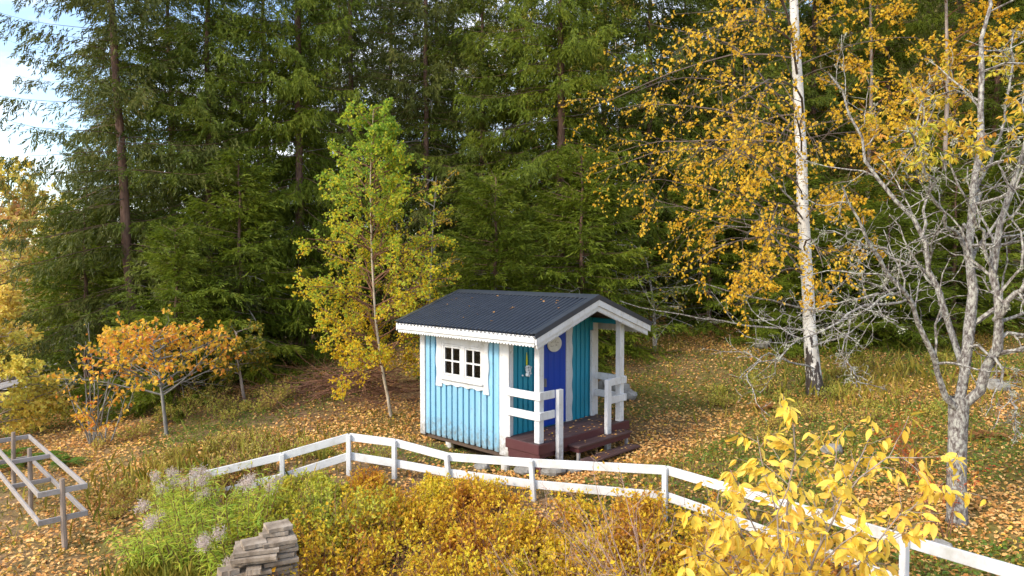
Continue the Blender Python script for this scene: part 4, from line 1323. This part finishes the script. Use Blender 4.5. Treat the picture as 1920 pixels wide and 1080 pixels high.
# ------------------------------------------------------------------ grey wooden frame (berry bush support)
zf = .185
c_fr, c_fl = np.array([-4.75, 7.6, zf]), np.array([-5.06, 7.29, zf])
ax = unit(np.array([-2.2, 2.23, 0]))
c_br, c_bl = c_fr + ax * 3.1, c_fl + ax * 3.1
ctr = (c_fr + c_fl + c_br + c_bl) / 4
gf = gz(ctr[0], ctr[1])
frame = thing('bush_support_frame', 'weathered grey wooden two-tier bush support frame at lower left', 'frame', (ctr[0], ctr[1], gf))
fo_ = np.array(frame.location)
for dz in (0, -.305):
    q = [p + np.array([0, 0, dz]) - fo_ for p in (c_fr, c_fl, c_bl, c_br)]
    for i in range(4):
        a, b = q[i], q[(i + 1) % 4]
        t = unit(b - a)
        e = .016 if i % 2 == 0 else -.016
        bevel(MB().beam(a - t * e, b + t * e, .024, .060).build('rail', M['grey_wood'], frame), .003)
    m1, m2 = (q[0] * .45 + q[3] * .55), (q[1] * .45 + q[2] * .55)
    t = unit(m2 - m1)
    bevel(MB().beam(m1 + t * .017, m2 - t * .017, .024, .054).build('crossbar', M['grey_wood'], frame), .003)
for s_, off in ((.012, -.045), (.55, .05), (.93, .05)):
    c = (c_fr + c_fl) / 2 * (1 - s_) + (c_br + c_bl) / 2 * s_ + ax * off - fo_
    g = gz(c[0] + fo_[0], c[1] + fo_[1]) - .2 - fo_[2]
    rg = np.random.RandomState(int(s_ * 100))
    P = np.array([(c[0] + rg.normal(0, .012), c[1], g), (c[0], c[1], (g + c[2]) / 2), (c[0] + rg.normal(0, .012), c[1], c[2] + .13)])
    m_ = MB().tubes(P, np.array([.031, .029, .026]), 9)
    a = np.arange(9) * 2 * np.pi / 9
    m_.add([(P[2][0] + .026 * math.cos(v), P[2][1] + .026 * math.sin(v), P[2][2] - .001) for v in a], [tuple(range(9))])
    m_.build('post', M['post_wood'], frame)

# ------------------------------------------------------------------ stacked paving slabs
ordn = ['top', 'second', 'third', 'fourth', 'fifth', 'sixth', 'seventh', 'eighth', 'ninth', 'tenth', 'eleventh', 'twelfth', 'thirteenth', 'fourteenth']
def slab(loc, rz, size, label, seed, tilt=(0, 0)):
    rg = np.random.RandomState(seed)
    a, b, c = size
    m_ = MB()
    nx = 7
    # outline with chipped edges
    top = []
    for i in range(4 * nx):
        s, k = divmod(i, nx)
        u = k / nx
        x, y = ((-1 + 2 * u, -1), (1, -1 + 2 * u), (1 - 2 * u, 1), (-1, 1 - 2 * u))[s]
        top.append((x * a / 2 + rg.normal(0, .0035), y * b / 2 + rg.normal(0, .0035)))
    m_.prism(top, lambda p, q, t: (p, q, t), 0, c)
    o = m_.build('paving_slab', M['slab'], None, loc)
    o.rotation_euler = (tilt[0], tilt[1], rz)
    bevel(o, .004)
    return tag(o, label, 'paving slab', 'stacked concrete paving slabs', 'thing')
rg = np.random.RandomState(33)
sx, sy = (518 - 960) / F_PX * 6.25, 6.25
th = .040
z0s = .215 - 13 * th
for k in range(14):
    jx, jy = rg.normal(0, .024, 2)
    small = k >= 12
    n_from_top = 13 - k
    size = (.29, .32, th - .009) if not small else (.22, .2, th - .006)
    slab((sx + jx + (0 if not small else -.03), sy + jy + (.05 if small else 0), z0s + k * th), R(24) + rg.normal(0, .09), size, 'grey paving slab in the taller right-hand stack, %s from the top' % ('topmost, none' if n_from_top == 0 else ordn[n_from_top]) if n_from_top else 'small topmost slab of the taller right-hand stack', 300 + k)
sx2, sy2 = (470 - 960) / F_PX * 6.05, 6.08
z0s2 = .125 - 9 * th
for k in range(9):
    jx, jy = rg.normal(0, .012, 2)
    n_from_top = 8 - k
    if k < 5:
        dxy, sz = (-.05, -.03), (.36, .30, th - .009)
    elif k == 5:
        continue
    else:
        dxy, sz = (-.01, .03), (.38, .31, th - .009)
    slab((sx2 + jx + dxy[0], sy2 + jy + dxy[1], z0s2 + k * th + (0 if k < 5 else .012)), R(20) + rg.normal(0, .10), sz, 'grey paving slab in the lower left-hand stack, %s' % ('topmost one' if n_from_top == 0 else ordn[n_from_top] + ' from the top'), 340 + k)
zt = z0s2 + 5 * th
slab((sx2 - .18, sy2 - .16, zt - .012), R(40), (.16, .12, .05), 'pale broken slab piece jutting left from the middle of the left-hand stack', 361, (0, R(6)))
slab((sx2 + .04, sy2 - .15, zt - .004), R(15), (.12, .10, .045), 'small pale slab piece wedged in front of the left-hand stack', 362)
slab((sx2 - .02, sy2 + .02, z0s2 + 9 * th + .014), R(30), (.20, .18, .035), 'rounded pale slab piece lying on top of the left-hand stack', 363)
slab((sx2 - .36, sy2 - .16, -.36), R(10), (.05, .30, .30), 'slab leaning upright against the left side of the lower stack', 364, (0, R(18)))
slab((sx2 - .48, sy2 - .22, -.36), R(35), (.05, .26, .26), 'outermost slab leaning upright left of the lower stack', 365, (0, R(32)))

# ------------------------------------------------------------------ goldenrod clump
def goldenrod(label, px, d, nst, seed, h, wd, heads):
    rg = np.random.RandomState(seed)
    x, y = px_xy(px, d)
    base = np.array([x, y, gz(x, y)])
    root = thing('goldenrod_clump', label, 'plant', tuple(base), 0, 'goldenrod clumps by the slabs')
    a, r_ = rg.uniform(0, 2 * np.pi, nst), wd * np.sqrt(rg.uniform(0, 1, nst))
    st = np.stack([r_ * np.cos(a), r_ * np.sin(a) * .8, np.zeros(nst)], 1)
    st[:, 2] = ground(st[:, 0] + x, st[:, 1] + y) - base[2] - .02
    D = np.stack([np.cos(a) * .25, np.sin(a) * .25, np.ones(nst)], 1)
    P = grow(rg, st, D, h * rg.uniform(.7, 1.1, nst), 9, .05, -.02)
    rd = np.full((nst, 1), .005) * np.linspace(1, .5, 9)[None]
    MB().tubes(P, rd, 4).build('stems', M['brown_twig'], root)['kind'] = 'stuff'
    per = 46
    t = .12 + .88 * rg.uniform(0, 1, (nst, per))
    p, T, _ = sample(P, rd, t)
    p, T = p.reshape(-1, 3), T.reshape(-1, 3)
    az = rg.uniform(0, 2 * np.pi, len(p))
    D = unit(np.stack([np.cos(az), np.sin(az), rg.uniform(-.2, .7, len(p))], 1) + T * .25)
    ln = rg.uniform(.07, .13, len(p))
    MB().leaves(p, D, np.array([[0, 0, 1.]]) + rg.normal(0, .25, p.shape), ln, ln * .13, .2, True, .5).build('foliage', M['lance_leaf'], root)
    for i in range(heads):
        tip = P[i, -1]
        n_ = 260
        u = rg.uniform(0, 1, n_)
        c = tip + np.stack([rg.normal(0, .026, n_), rg.normal(0, .026, n_), -.03 + rg.normal(.03, .030, n_)], 1)
        MB().leaves(c, rg.normal(0, 1, c.shape) + np.array([0, 0, .3]), rg.normal(0, 1, c.shape), rg.uniform(.015, .035, n_), .007).build('seed_head', M['seed_fluff'], root)['kind'] = 'stuff'
goldenrod('large clump of lime-green goldenrod with tan seed heads beside the slabs', 390, 7.0, 60, 91, .84, .50, 13)
goldenrod('smaller goldenrod clump behind, its seed heads in front of the fence end', 350, 7.9, 26, 92, .60, .38, 8)
goldenrod('low yellow-green goldenrod clump left of the large one', 275, 6.9, 16, 93, .50, .22, 0)
goldenrod('goldenrod sprigs hanging over the left stack of slabs', 440, 6.5, 14, 94, .62, .22, 4)
goldenrod('goldenrod sprig in front of the slabs at the bottom edge', 405, 6.05, 6, 95, .46, .10, 2)

# ------------------------------------------------------------------ thicket of low golden shrubs in front of the fence
def thicket(name, label, poly_, n, seed, mat, hfun, per=26, L=(.030, .052)):
    rg = np.random.RandomState(seed)
    poly_ = np.array(poly_)
    lo, hi = poly_.min(0), poly_.max(0)
    pts = []
    while len(pts) < n:
        q = rg.uniform(lo, hi)
        c = False
        j = len(poly_) - 1
        for i in range(len(poly_)):
            if (poly_[i, 1] > q[1]) != (poly_[j, 1] > q[1]) and q[0] < (poly_[j, 0] - poly_[i, 0]) * (q[1] - poly_[i, 1]) / (poly_[j, 1] - poly_[i, 1]) + poly_[i, 0]:
                c = not c
            j = i
        if c:
            pts.append(q)
    pts = np.array(pts)
    nb = max(8, n // 17)
    who = rg.randint(0, nb, n)
    pts = pts[who] + np.clip(rg.normal(0, .085, (n, 2)), -.2, .2)
    bush_h = rg.uniform(.62, 1.22, nb)[who]
    g = ground(pts[:, 0], pts[:, 1])
    st = np.c_[pts, g - .02]
    az = rg.uniform(0, 2 * np.pi, n)
    D = np.stack([np.cos(az) * .4, np.sin(az) * .4, np.ones(n)], 1)
    h = hfun(pts[:, 0], pts[:, 1]) * rg.uniform(.65, 1.12, n) * bush_h
    P = grow(rg, st, D, h, 5, .12, -.03)
    rd = np.full((n, 1), .0035) * np.linspace(1, .5, 5)[None]
    m_ = MB().tubes(P, rd, 3, 1)
    c, cr = kids(rg, P, rd, 3, .3, 1, .4, 40, 3, .12, 0, .7, rmin=.0018)
    m_.tubes(c, cr, 3, 1)
    n3 = n // 5
    dry = grow(rg, st[:n3] + rg.normal(0, .05, (n3, 3)) * np.array([1, 1, 0]), D[:n3], h[:n3] * 1.3, 5, .06, 0)
    m_.tubes(dry, np.full((n3, 1), .0032) * np.linspace(1, .6, 5)[None], 3, 1)
    leaves_on(rg, m_, P, per // 2, L, .62, .0, t0=.3, spread=.8)
    leaves_on(rg, m_, c, per // 4, L, .62, .0, t0=.1, spread=.8)
    o = m_.build(name, [mat, M['brown_twig']])
    return tag(o, label, 'shrubs', kind='stuff')
thicket('golden_thicket', 'dense thicket of low shrubs with gold and rust leaves before the fence', [(-2.0, 5.2), (2.3, 4.7), (2.7, 5.6), (2.1, 6.6), (1.3, 7.5), (.1, 8.0), (-.9, 8.35), (-1.9, 8.6), (-1.95, 6.8)], 2500, 101, M['thicket'],
        lambda x, y: np.interp(y, [5, 6.5, 7.4, 8.2], [.50, .52, .42, .27]))
thicket('green_thicket', 'patch of yellow-green low shrubs between the slabs and the golden thicket', [(-3.3, 7.0), (-2.3, 6.6), (-1.9, 6.5), (-1.5, 7.0), (-1.5, 8.5), (-2.9, 8.5)], 720, 102, M['thicket_green'],
        lambda x, y: np.interp(y, [6.5, 7.4, 8.3], [.55, .42, .24]))
thicket('green_thicket', 'yellow-green low shrubs along the bottom edge right of the slabs', [(-2.0, 5.1), (-.3, 5.1), (-.2, 5.6), (-1.2, 6.0), (-1.9, 6.1)], 330, 103, M['thicket_green'], lambda x, y: .40 + 0 * x)
thicket('weed_patch', 'straggling yellow and brown weeds left of the fence end', [(-5.2, 8.0), (-4.0, 8.0), (-3.2, 8.9), (-2.2, 9.1), (-1.4, 9.2), (-2.2, 10.0), (-4.4, 10.6), (-5.6, 9.4)], 420, 104, M['weed'], lambda x, y: .30 + .1 * np.sin(x * 3), per=14, L=(.025, .045))
thicket('weed_patch', 'straggling weeds at the forest edge behind the orange-leaved tree', [(-7.5, 11.0), (-5.0, 11.6), (-3.4, 12.2), (-3.6, 13.2), (-6.5, 13.0)], 260, 105, M['weed'], lambda x, y: .38 + .1 * np.sin(x * 3), per=14, L=(.03, .05))
thicket('weed_patch', 'straggling weeds on the slope round the white birch foot', [(3.4, 9.4), (6.8, 9.0), (8.5, 11.8), (6.5, 13.6), (3.4, 13.2)], 460, 106, M['weed'], lambda x, y: .22 + .06 * np.sin(x * 3), per=12, L=(.025, .045))

# ------------------------------------------------------------------ yellow-leaved shrub close to the camera
def yellow_shrub():
    rng = np.random.RandomState(111)
    base = np.array([1.62, 4.1, gz(1.62, 4.1)])
    root = thing('yellow_shrub', 'bright yellow large-leaved shrub in the right foreground before the fence', 'shrub', tuple(base))
    stems = [
        [(1480, 1180, 4.1), (1500, 1060, 4.1), (1555, 960, 4.15), (1610, 870, 4.2), (1640, 800, 4.25)],
        [(1480, 1180, 4.1), (1490, 1050, 4.0), (1470, 940, 3.95), (1500, 840, 3.9), (1470, 745, 3.9)],
        [(1470, 1180, 4.1), (1440, 1050, 4.0), (1400, 960, 3.95), (1375, 880, 3.95)],
        [(1480, 1180, 4.05), (1540, 1010, 3.9), (1600, 900, 3.8), (1660, 850, 3.75), (1730, 860, 3.7)],
        [(1490, 1180, 4.0), (1580, 1090, 3.9), (1680, 1000, 3.8), (1740, 900, 3.8), (1800, 920, 3.75)],
        [(1470, 1180, 4.1), (1390, 1100, 3.9), (1320, 1030, 3.8), (1280, 1045, 3.75)],
        [(1470, 1180, 4.0), (1430, 1080, 3.8), (1400, 1010, 3.7), (1340, 960, 3.65)],
        [(1490, 1180, 4.0), (1520, 1090, 3.75), (1560, 1030, 3.7), (1620, 990, 3.65)],
        [(1480, 1180, 4.1), (1480, 1040, 4.2), (1440, 900, 4.3), (1420, 820, 4.35)],
        [(1470, 1180, 4.0), (1380, 1060, 3.8), (1330, 980, 3.75), (1345, 920, 3.7)],
        [(1480, 1180, 4.0), (1560, 1080, 3.8), (1640, 1030, 3.7), (1690, 960, 3.7)],
        [(1480, 1180, 4.0), (1470, 1060, 3.7), (1450, 980, 3.6), (1480, 910, 3.6)],
        [(1480, 1180, 4.1), (1530, 1020, 4.3), (1560, 900, 4.4), (1570, 820, 4.45)],
    ]
    SPt, SR = [], []
    for q in stems:
        P = resample(poly(q), 12)
        P = np.r_[[base + np.array([rng.normal(0, .05), rng.normal(0, .05), -.03])], P]
        P = resample(P, 14) - base
        P[1:] += rng.normal(0, .006, (13, 3))
        rd = np.linspace(.011, .003, 14)
        MB().tubes(P, rd, 6).build('stem', M['shrub_bark'], root, smooth=True)
        SPt.append(P)
        SR.append(rd)
    SPt, SR = np.array(SPt), np.array(SR)
    c, cr = kids(rng, SPt, SR, 22, .28, 1, .15, 50, 6, .10, -.02, .6, rmin=.0022)
    MB().tubes(c, cr, 4).build('twigs', M['shrub_bark'], root)['kind'] = 'stuff'
    meshes = []
    for i in range(8):
        # full ovate leaf with a pointed tip, folded and curled
        ns = 7
        s = np.linspace(0, 1, ns)
        wv = np.sin(np.pi * s ** .8) ** .9 * (.22 + .03 * rng.normal()) * (1 - .25 * s)
        wv[0] = .012
        wv[-1] = .004
        cv = rng.uniform(.05, .45)
        z = -cv * s ** 2 * .5
        tw = rng.normal(0, .12)
        v = []
        for k in range(ns):
            for sd in (-1, 0, 1):
                v.append((s[k], sd * wv[k], z[k] + abs(sd) * wv[k] * rng.uniform(.25, .45) + sd * s[k] * tw * .3))
        f = []
        for k in range(ns - 1):
            for j in range(2):
                f.append((k * 3 + j, k * 3 + j + 1, k * 3 + 4 + j, k * 3 + 3 + j))
        meshes.append(MB().add(np.array(v), f).mesh('leaf', M['big_yellow_obj'], True))
    t = np.concatenate([rng.uniform(.05, 1, (len(c), 6)), np.full((len(c), 1), .99)], 1)
    p, T, _ = sample(c, cr, t)
    p2, T2, _ = sample(SPt, SR, rng.uniform(.5, 1, (len(SPt), 6)))
    p, T = np.r_[p.reshape(-1, 3), p2.reshape(-1, 3)], np.r_[T.reshape(-1, 3), T2.reshape(-1, 3)]
    order = np.argsort(p[:, 1] + rng.normal(0, .15, len(p)))
    rest = MB()
    for n_, i in enumerate(order):
        D = unit(T[i] * .45 + rng.normal(0, .55, 3) + np.array([0, 0, -.75]))
        N = unit(rng.normal(0, .6, 3) + np.array([0, -.4, .6]))
        S = unit(np.cross(N, D))
        N = np.cross(D, S)
        sz = rng.uniform(.052, .100)
        if n_ >= 295:
            me = meshes[rng.randint(8)]
            v = np.array([q.co[:] for q in me.vertices]) * sz
            rest.add(p[i] + D * .012 + v @ np.array([D, S, N]), [tuple(q.vertices) for q in me.polygons])
            continue
        o = put('leaf', meshes[rng.randint(8)], root)
        Mx = Matrix(((D[0], S[0], N[0]), (D[1], S[1], N[1]), (D[2], S[2], N[2])))
        o.rotation_euler = Mx.to_euler()
        o.location = p[i] + D * .012
        o.scale = (sz, sz, sz)
    rest.build('foliage', M['big_yellow_obj'], root, smooth=True)['kind'] = 'stuff'
def big_yellow_obj():
    m, t, p, o = new_mat('bright_yellow_leaf')
    oi = t.nodes.new('ShaderNodeObjectInfo')
    g_ = t.nodes.new('ShaderNodeNewGeometry')
    rnd = math_n(t, 'FRACT', math_n(t, 'ADD', oi.outputs['Random'], g_.outputs['Random Per Island']), 0.0)
    c = ramp(t, rnd, [(0, (.84, .50, .08)), (.3, (.90, .62, .075)), (.7, (.92, .68, .09)), (1, (.88, .72, .14))])
    n = noise(t, 5, 4, .6)
    c = mix(t, math_n(t, 'MULTIPLY', ramp(t, n, [(.55, (0, 0, 0)), (.75, (1, 1, 1))]), .5), c, (.62, .30, .06))
    t.links.new(c, p.inputs['Base Color'])
    p.inputs['Roughness'].default_value = .5
    tr = t.nodes.new('ShaderNodeBsdfTranslucent')
    t.links.new(c, tr.inputs['Color'])
    ms = t.nodes.new('ShaderNodeMixShader')
    ms.inputs[0].default_value = .42
    t.links.new(p.outputs[0], ms.inputs[1])
    t.links.new(tr.outputs[0], ms.inputs[2])
    t.links.new(ms.outputs[0], o.inputs['Surface'])
    return m
M['big_yellow_obj'] = big_yellow_obj()
yellow_shrub()

# ------------------------------------------------------------------ brush pile, ferns, ground cover
def brush(label, px, py, d, n, seed, wx, wy, h):
    rg = np.random.RandomState(seed)
    c = at(px, py, d)
    st = np.stack([rg.normal(0, wx, n), rg.normal(0, wy, n), rg.uniform(0, h, n)], 1)
    st[:, 2] = st[:, 2] * np.exp(-(st[:, 0] / wx) ** 2 * .6) + ground(st[:, 0] + c[0], st[:, 1] + c[1])
    a = rg.normal(.25, .6, n) + np.pi * (rg.uniform(0, 1, n) < .5)
    D = np.stack([np.cos(a), np.sin(a), rg.normal(.05, .15, n)], 1)
    P = grow(rg, st - np.array([0, 0, 0]), D, rg.uniform(.35, 1.2, n), 6, .17, -.03)
    P[..., 0] += c[0]
    P[..., 1] += c[1]
    P[..., 2] = np.maximum(P[..., 2], ground(P[..., 0], P[..., 1]) + .015)
    rd = rg.uniform(.005, .014, (n, 1)) * np.linspace(1, .3, 6)[None]
    org = np.array([c[0], c[1], gz(c[0], c[1])])
    m_ = MB().tubes(P - org, rd, 4)
    k, kr = kids(rg, P - org, rd, 4, .3, 1, .3, 40, 4, .12, 0, .6)
    m_.tubes(k, kr, 3)
    o = m_.build('brush_pile', M['brown_twig'], None, tuple(org))
    return tag(o, label, 'brush pile', kind='stuff')
brush('heap of cut brown brushwood left of the young birch', 640, 735, 13.0, 240, 121, .75, .40, .40)

def fern(label, px, py, d, seed, n=9, L=.5, mat='fern', group='ferns'):
    rg = np.random.RandomState(seed)
    b = at(px, py, d)
    b[2] = gz(b[0], b[1])
    a = rg.uniform(0, 2 * np.pi, n)
    P = grow(rg, np.zeros((n, 3)), np.stack([np.cos(a), np.sin(a), np.full(n, .9)], 1), L * rg.uniform(.7, 1.1, n), 10, .04, -.16)
    m_ = MB().tubes(P, np.full((n, 10), .003), 3)
    k = 22
    t = np.broadcast_to(.15 + .85 * (np.arange(k) // 2 + .5) / (k / 2), (n, k))
    p, T, _ = sample(P, np.ones(P.shape[:2]), t)
    hz = unit(np.cross(T, np.array([0, 0, 1.])))
    sg_ = np.where(np.arange(k) % 2 == 0, 1, -1)[None, :, None]
    D = hz * sg_ + T * .5
    ln = L * .28 * (1.05 - t)
    m_.leaves(p.reshape(-1, 3), D.reshape(-1, 3), np.tile([[0, 0, 1.]], (n * k, 1)), ln.ravel(), ln.ravel() * .32 + .008, .1)
    o = m_.build('fern', M[mat], None, tuple(b))
    return tag(o, label, 'fern', group)
for i, (px, py, d, lab) in enumerate([(20, 880, 10.6, 'green fern at the left edge behind the wooden frame'), (75, 855, 11.0, 'green fern behind the far right corner of the wooden frame'), (120, 870, 10.6, 'green fern between wooden frame and multi-stemmed shrub'), (5, 850, 11.3, 'topmost green fern at the left edge')]):
    fern(lab, px, py, d, 130 + i, 11, .62)
for i, (px, py, d, lab) in enumerate([(1610, 640, 14.2, 'brown withered fern on the slope left of the lichened limbs'), (1430, 770, 11.4, 'brown withered fern left of the white birch foot'), (1900, 700, 11.2, 'brown withered fern at the right edge on the slope'), (1850, 830, 8.8, 'brown withered fern right of the lichen-covered trunk')]):
    fern(lab, px, py, d, 140 + i, 9, .42, 'brown_fern')

rg = np.random.RandomState(200)
def scatter(n, d0, d1, half=1.05, pw=1.0):
    """even cover over the wedge of ground the place shows, denser near"""
    d = (d0 ** pw + rg.uniform(0, 1, n) * (d1 ** pw - d0 ** pw)) ** (1 / pw)
    x = rg.uniform(-half, half, n) * d
    return x, d
def vnoise(x, y, s, ph):
    return .5 + .25 * (np.sin(x * s + ph + 1.7 * np.sin(y * s * .7 + ph)) + np.sin(y * s * 1.1 - ph * 2 + 1.3 * np.sin(x * s * .8)))
# house footprint mask
def in_foot(x, y):
    c, s = math.cos(HA), math.sin(HA)
    dx, dy = x - HB[0], y - HB[1]
    u, v = c * dx + s * dy, -s * dx + c * dy
    return (u > -1.85) & (u < .0) & (v > .1) & (v < 1.9)
x, y = scatter(222000, 4.6, 17, pw=1.35)
pr = np.where(x > .9, np.clip(1.4 * vnoise(x, y, 1.3, .4) - .18, .34, .95), np.clip(1.3 * vnoise(x, y, 1.3, .4) - .05 + .5 * (vnoise(x, y, 5.1, 2.4) - .5), .10, 1))
k = (rg.uniform(0, 1, len(x)) < pr) & ~in_foot(x, y)
x, y = x[k], y[k]
a = rg.uniform(0, 2 * np.pi, len(x))
p = np.stack([x, y, ground(x, y) + rg.uniform(.005, .035, len(x))], 1)
ln = rg.uniform(.028, .064, len(x))
near = y < 6.9
m_ = MB()
Dl, Nl = np.stack([np.cos(a), np.sin(a), rg.normal(0, .3, len(x))], 1), np.array([[0, 0, 1.]]) + rg.normal(0, .45, (len(x), 3))
m_.leaves(p[near], Dl[near], Nl[near], ln[near], ln[near] * rg.uniform(.6, .9, near.sum()), .15, True, .15)
m_.leaves(p[~near], Dl[~near], Nl[~near], ln[~near], ln[~near] * .75, .15)
xf, yf = rg.uniform(.05, .95, 26000), rg.uniform(15, 34, 26000)
xf = xf * yf * .95
m_.leaves(np.stack([xf, yf, ground(xf, yf) + rg.uniform(.01, .06, len(xf))], 1), rg.normal(0, 1, (len(xf), 3)) * np.array([1, 1, .3]), np.array([[0, 0, 1.]]) + rg.normal(0, .4, (len(xf), 3)), rg.uniform(.06, .12, len(xf)), rg.uniform(.05, .08, len(xf)), .15)
tag(m_.build('leaf_litter', M['litter']), 'carpet of tan and orange fallen leaves over the ground', 'leaves', kind='stuff')

# grass: more on the right and behind the house
x, y = scatter(155000, 4.8, 18, pw=1.2)
den = np.clip(.15 + .7 * (x > .5) + .2 * (y > 10), 0, .95) * np.clip(vnoise(x, y, 1.9, 2.1) * 2.0 - .55, 0, 1)
den = np.maximum(den, .10)
k = (rg.uniform(0, 1, len(x)) < den) & ~in_foot(x, y)
x, y = x[k], y[k]
p = np.stack([x, y, ground(x, y) - .01], 1)
D = rg.normal(0, .45, (len(x), 3)) + np.array([0, 0, 1.])
ln = rg.uniform(.04, .12, len(x)) * (.5 + .9 * vnoise(x, y, .9, 4.0))
m_ = MB().leaves(p, D, rg.normal(0, 1, p.shape), ln, .007 + .0 * ln, .1, False, .25)
tag(m_.build('grass', M['grass']), 'thin autumn grass over the slope', 'grass', kind='stuff')
# tall straw-coloured grass and dead stalks at the left of the fence
n = 800
x = np.r_[rg.normal(-4.2, .9, n), rg.normal(6.3, 1.4, 1200), rg.normal(-3.3, .3, 900)]
y = np.r_[rg.normal(9.4, .7, n), rg.normal(12.0, 1.3, 1200), rg.normal(6.5, .25, 900)]
p = np.stack([x, y, ground(x, y) - .01], 1)
D = rg.normal(0, .28, (len(x), 3)) + np.array([0, 0, 1.])
ln = rg.uniform(.10, .34, len(x))
m_ = MB().leaves(p, D, rg.normal(0, 1, p.shape), ln, .005, .1, False, .25)
tag(m_.build('tall_grass', M['grass']), 'tall straw-coloured grass and weeds left of the fence end', 'grass', kind='stuff')
# low green herbs
x, y = scatter(110000, 5, 16, pw=1.2)
k = ((vnoise(x, y, 1.1, 7.3) > .62) | ((x > .9) & (vnoise(x, y, 1.3, .4) < .50))) & ((x > .8) | (y > 9.5)) & ~in_foot(x, y)
x, y = x[k], y[k]
p = np.stack([x, y, ground(x, y) + rg.uniform(.01, .08, len(x))], 1)
m_ = MB().leaves(p, rg.normal(0, 1, p.shape) * np.array([1, 1, .4]), np.array([[0, 0, 1.]]) + rg.normal(0, .4, p.shape), rg.uniform(.03, .06, len(x)), rg.uniform(.02, .04, len(x)), .1)
tag(m_.build('ground_herbs', M['herb']), 'patches of low green herbs among the fallen leaves', 'herbs', kind='stuff')
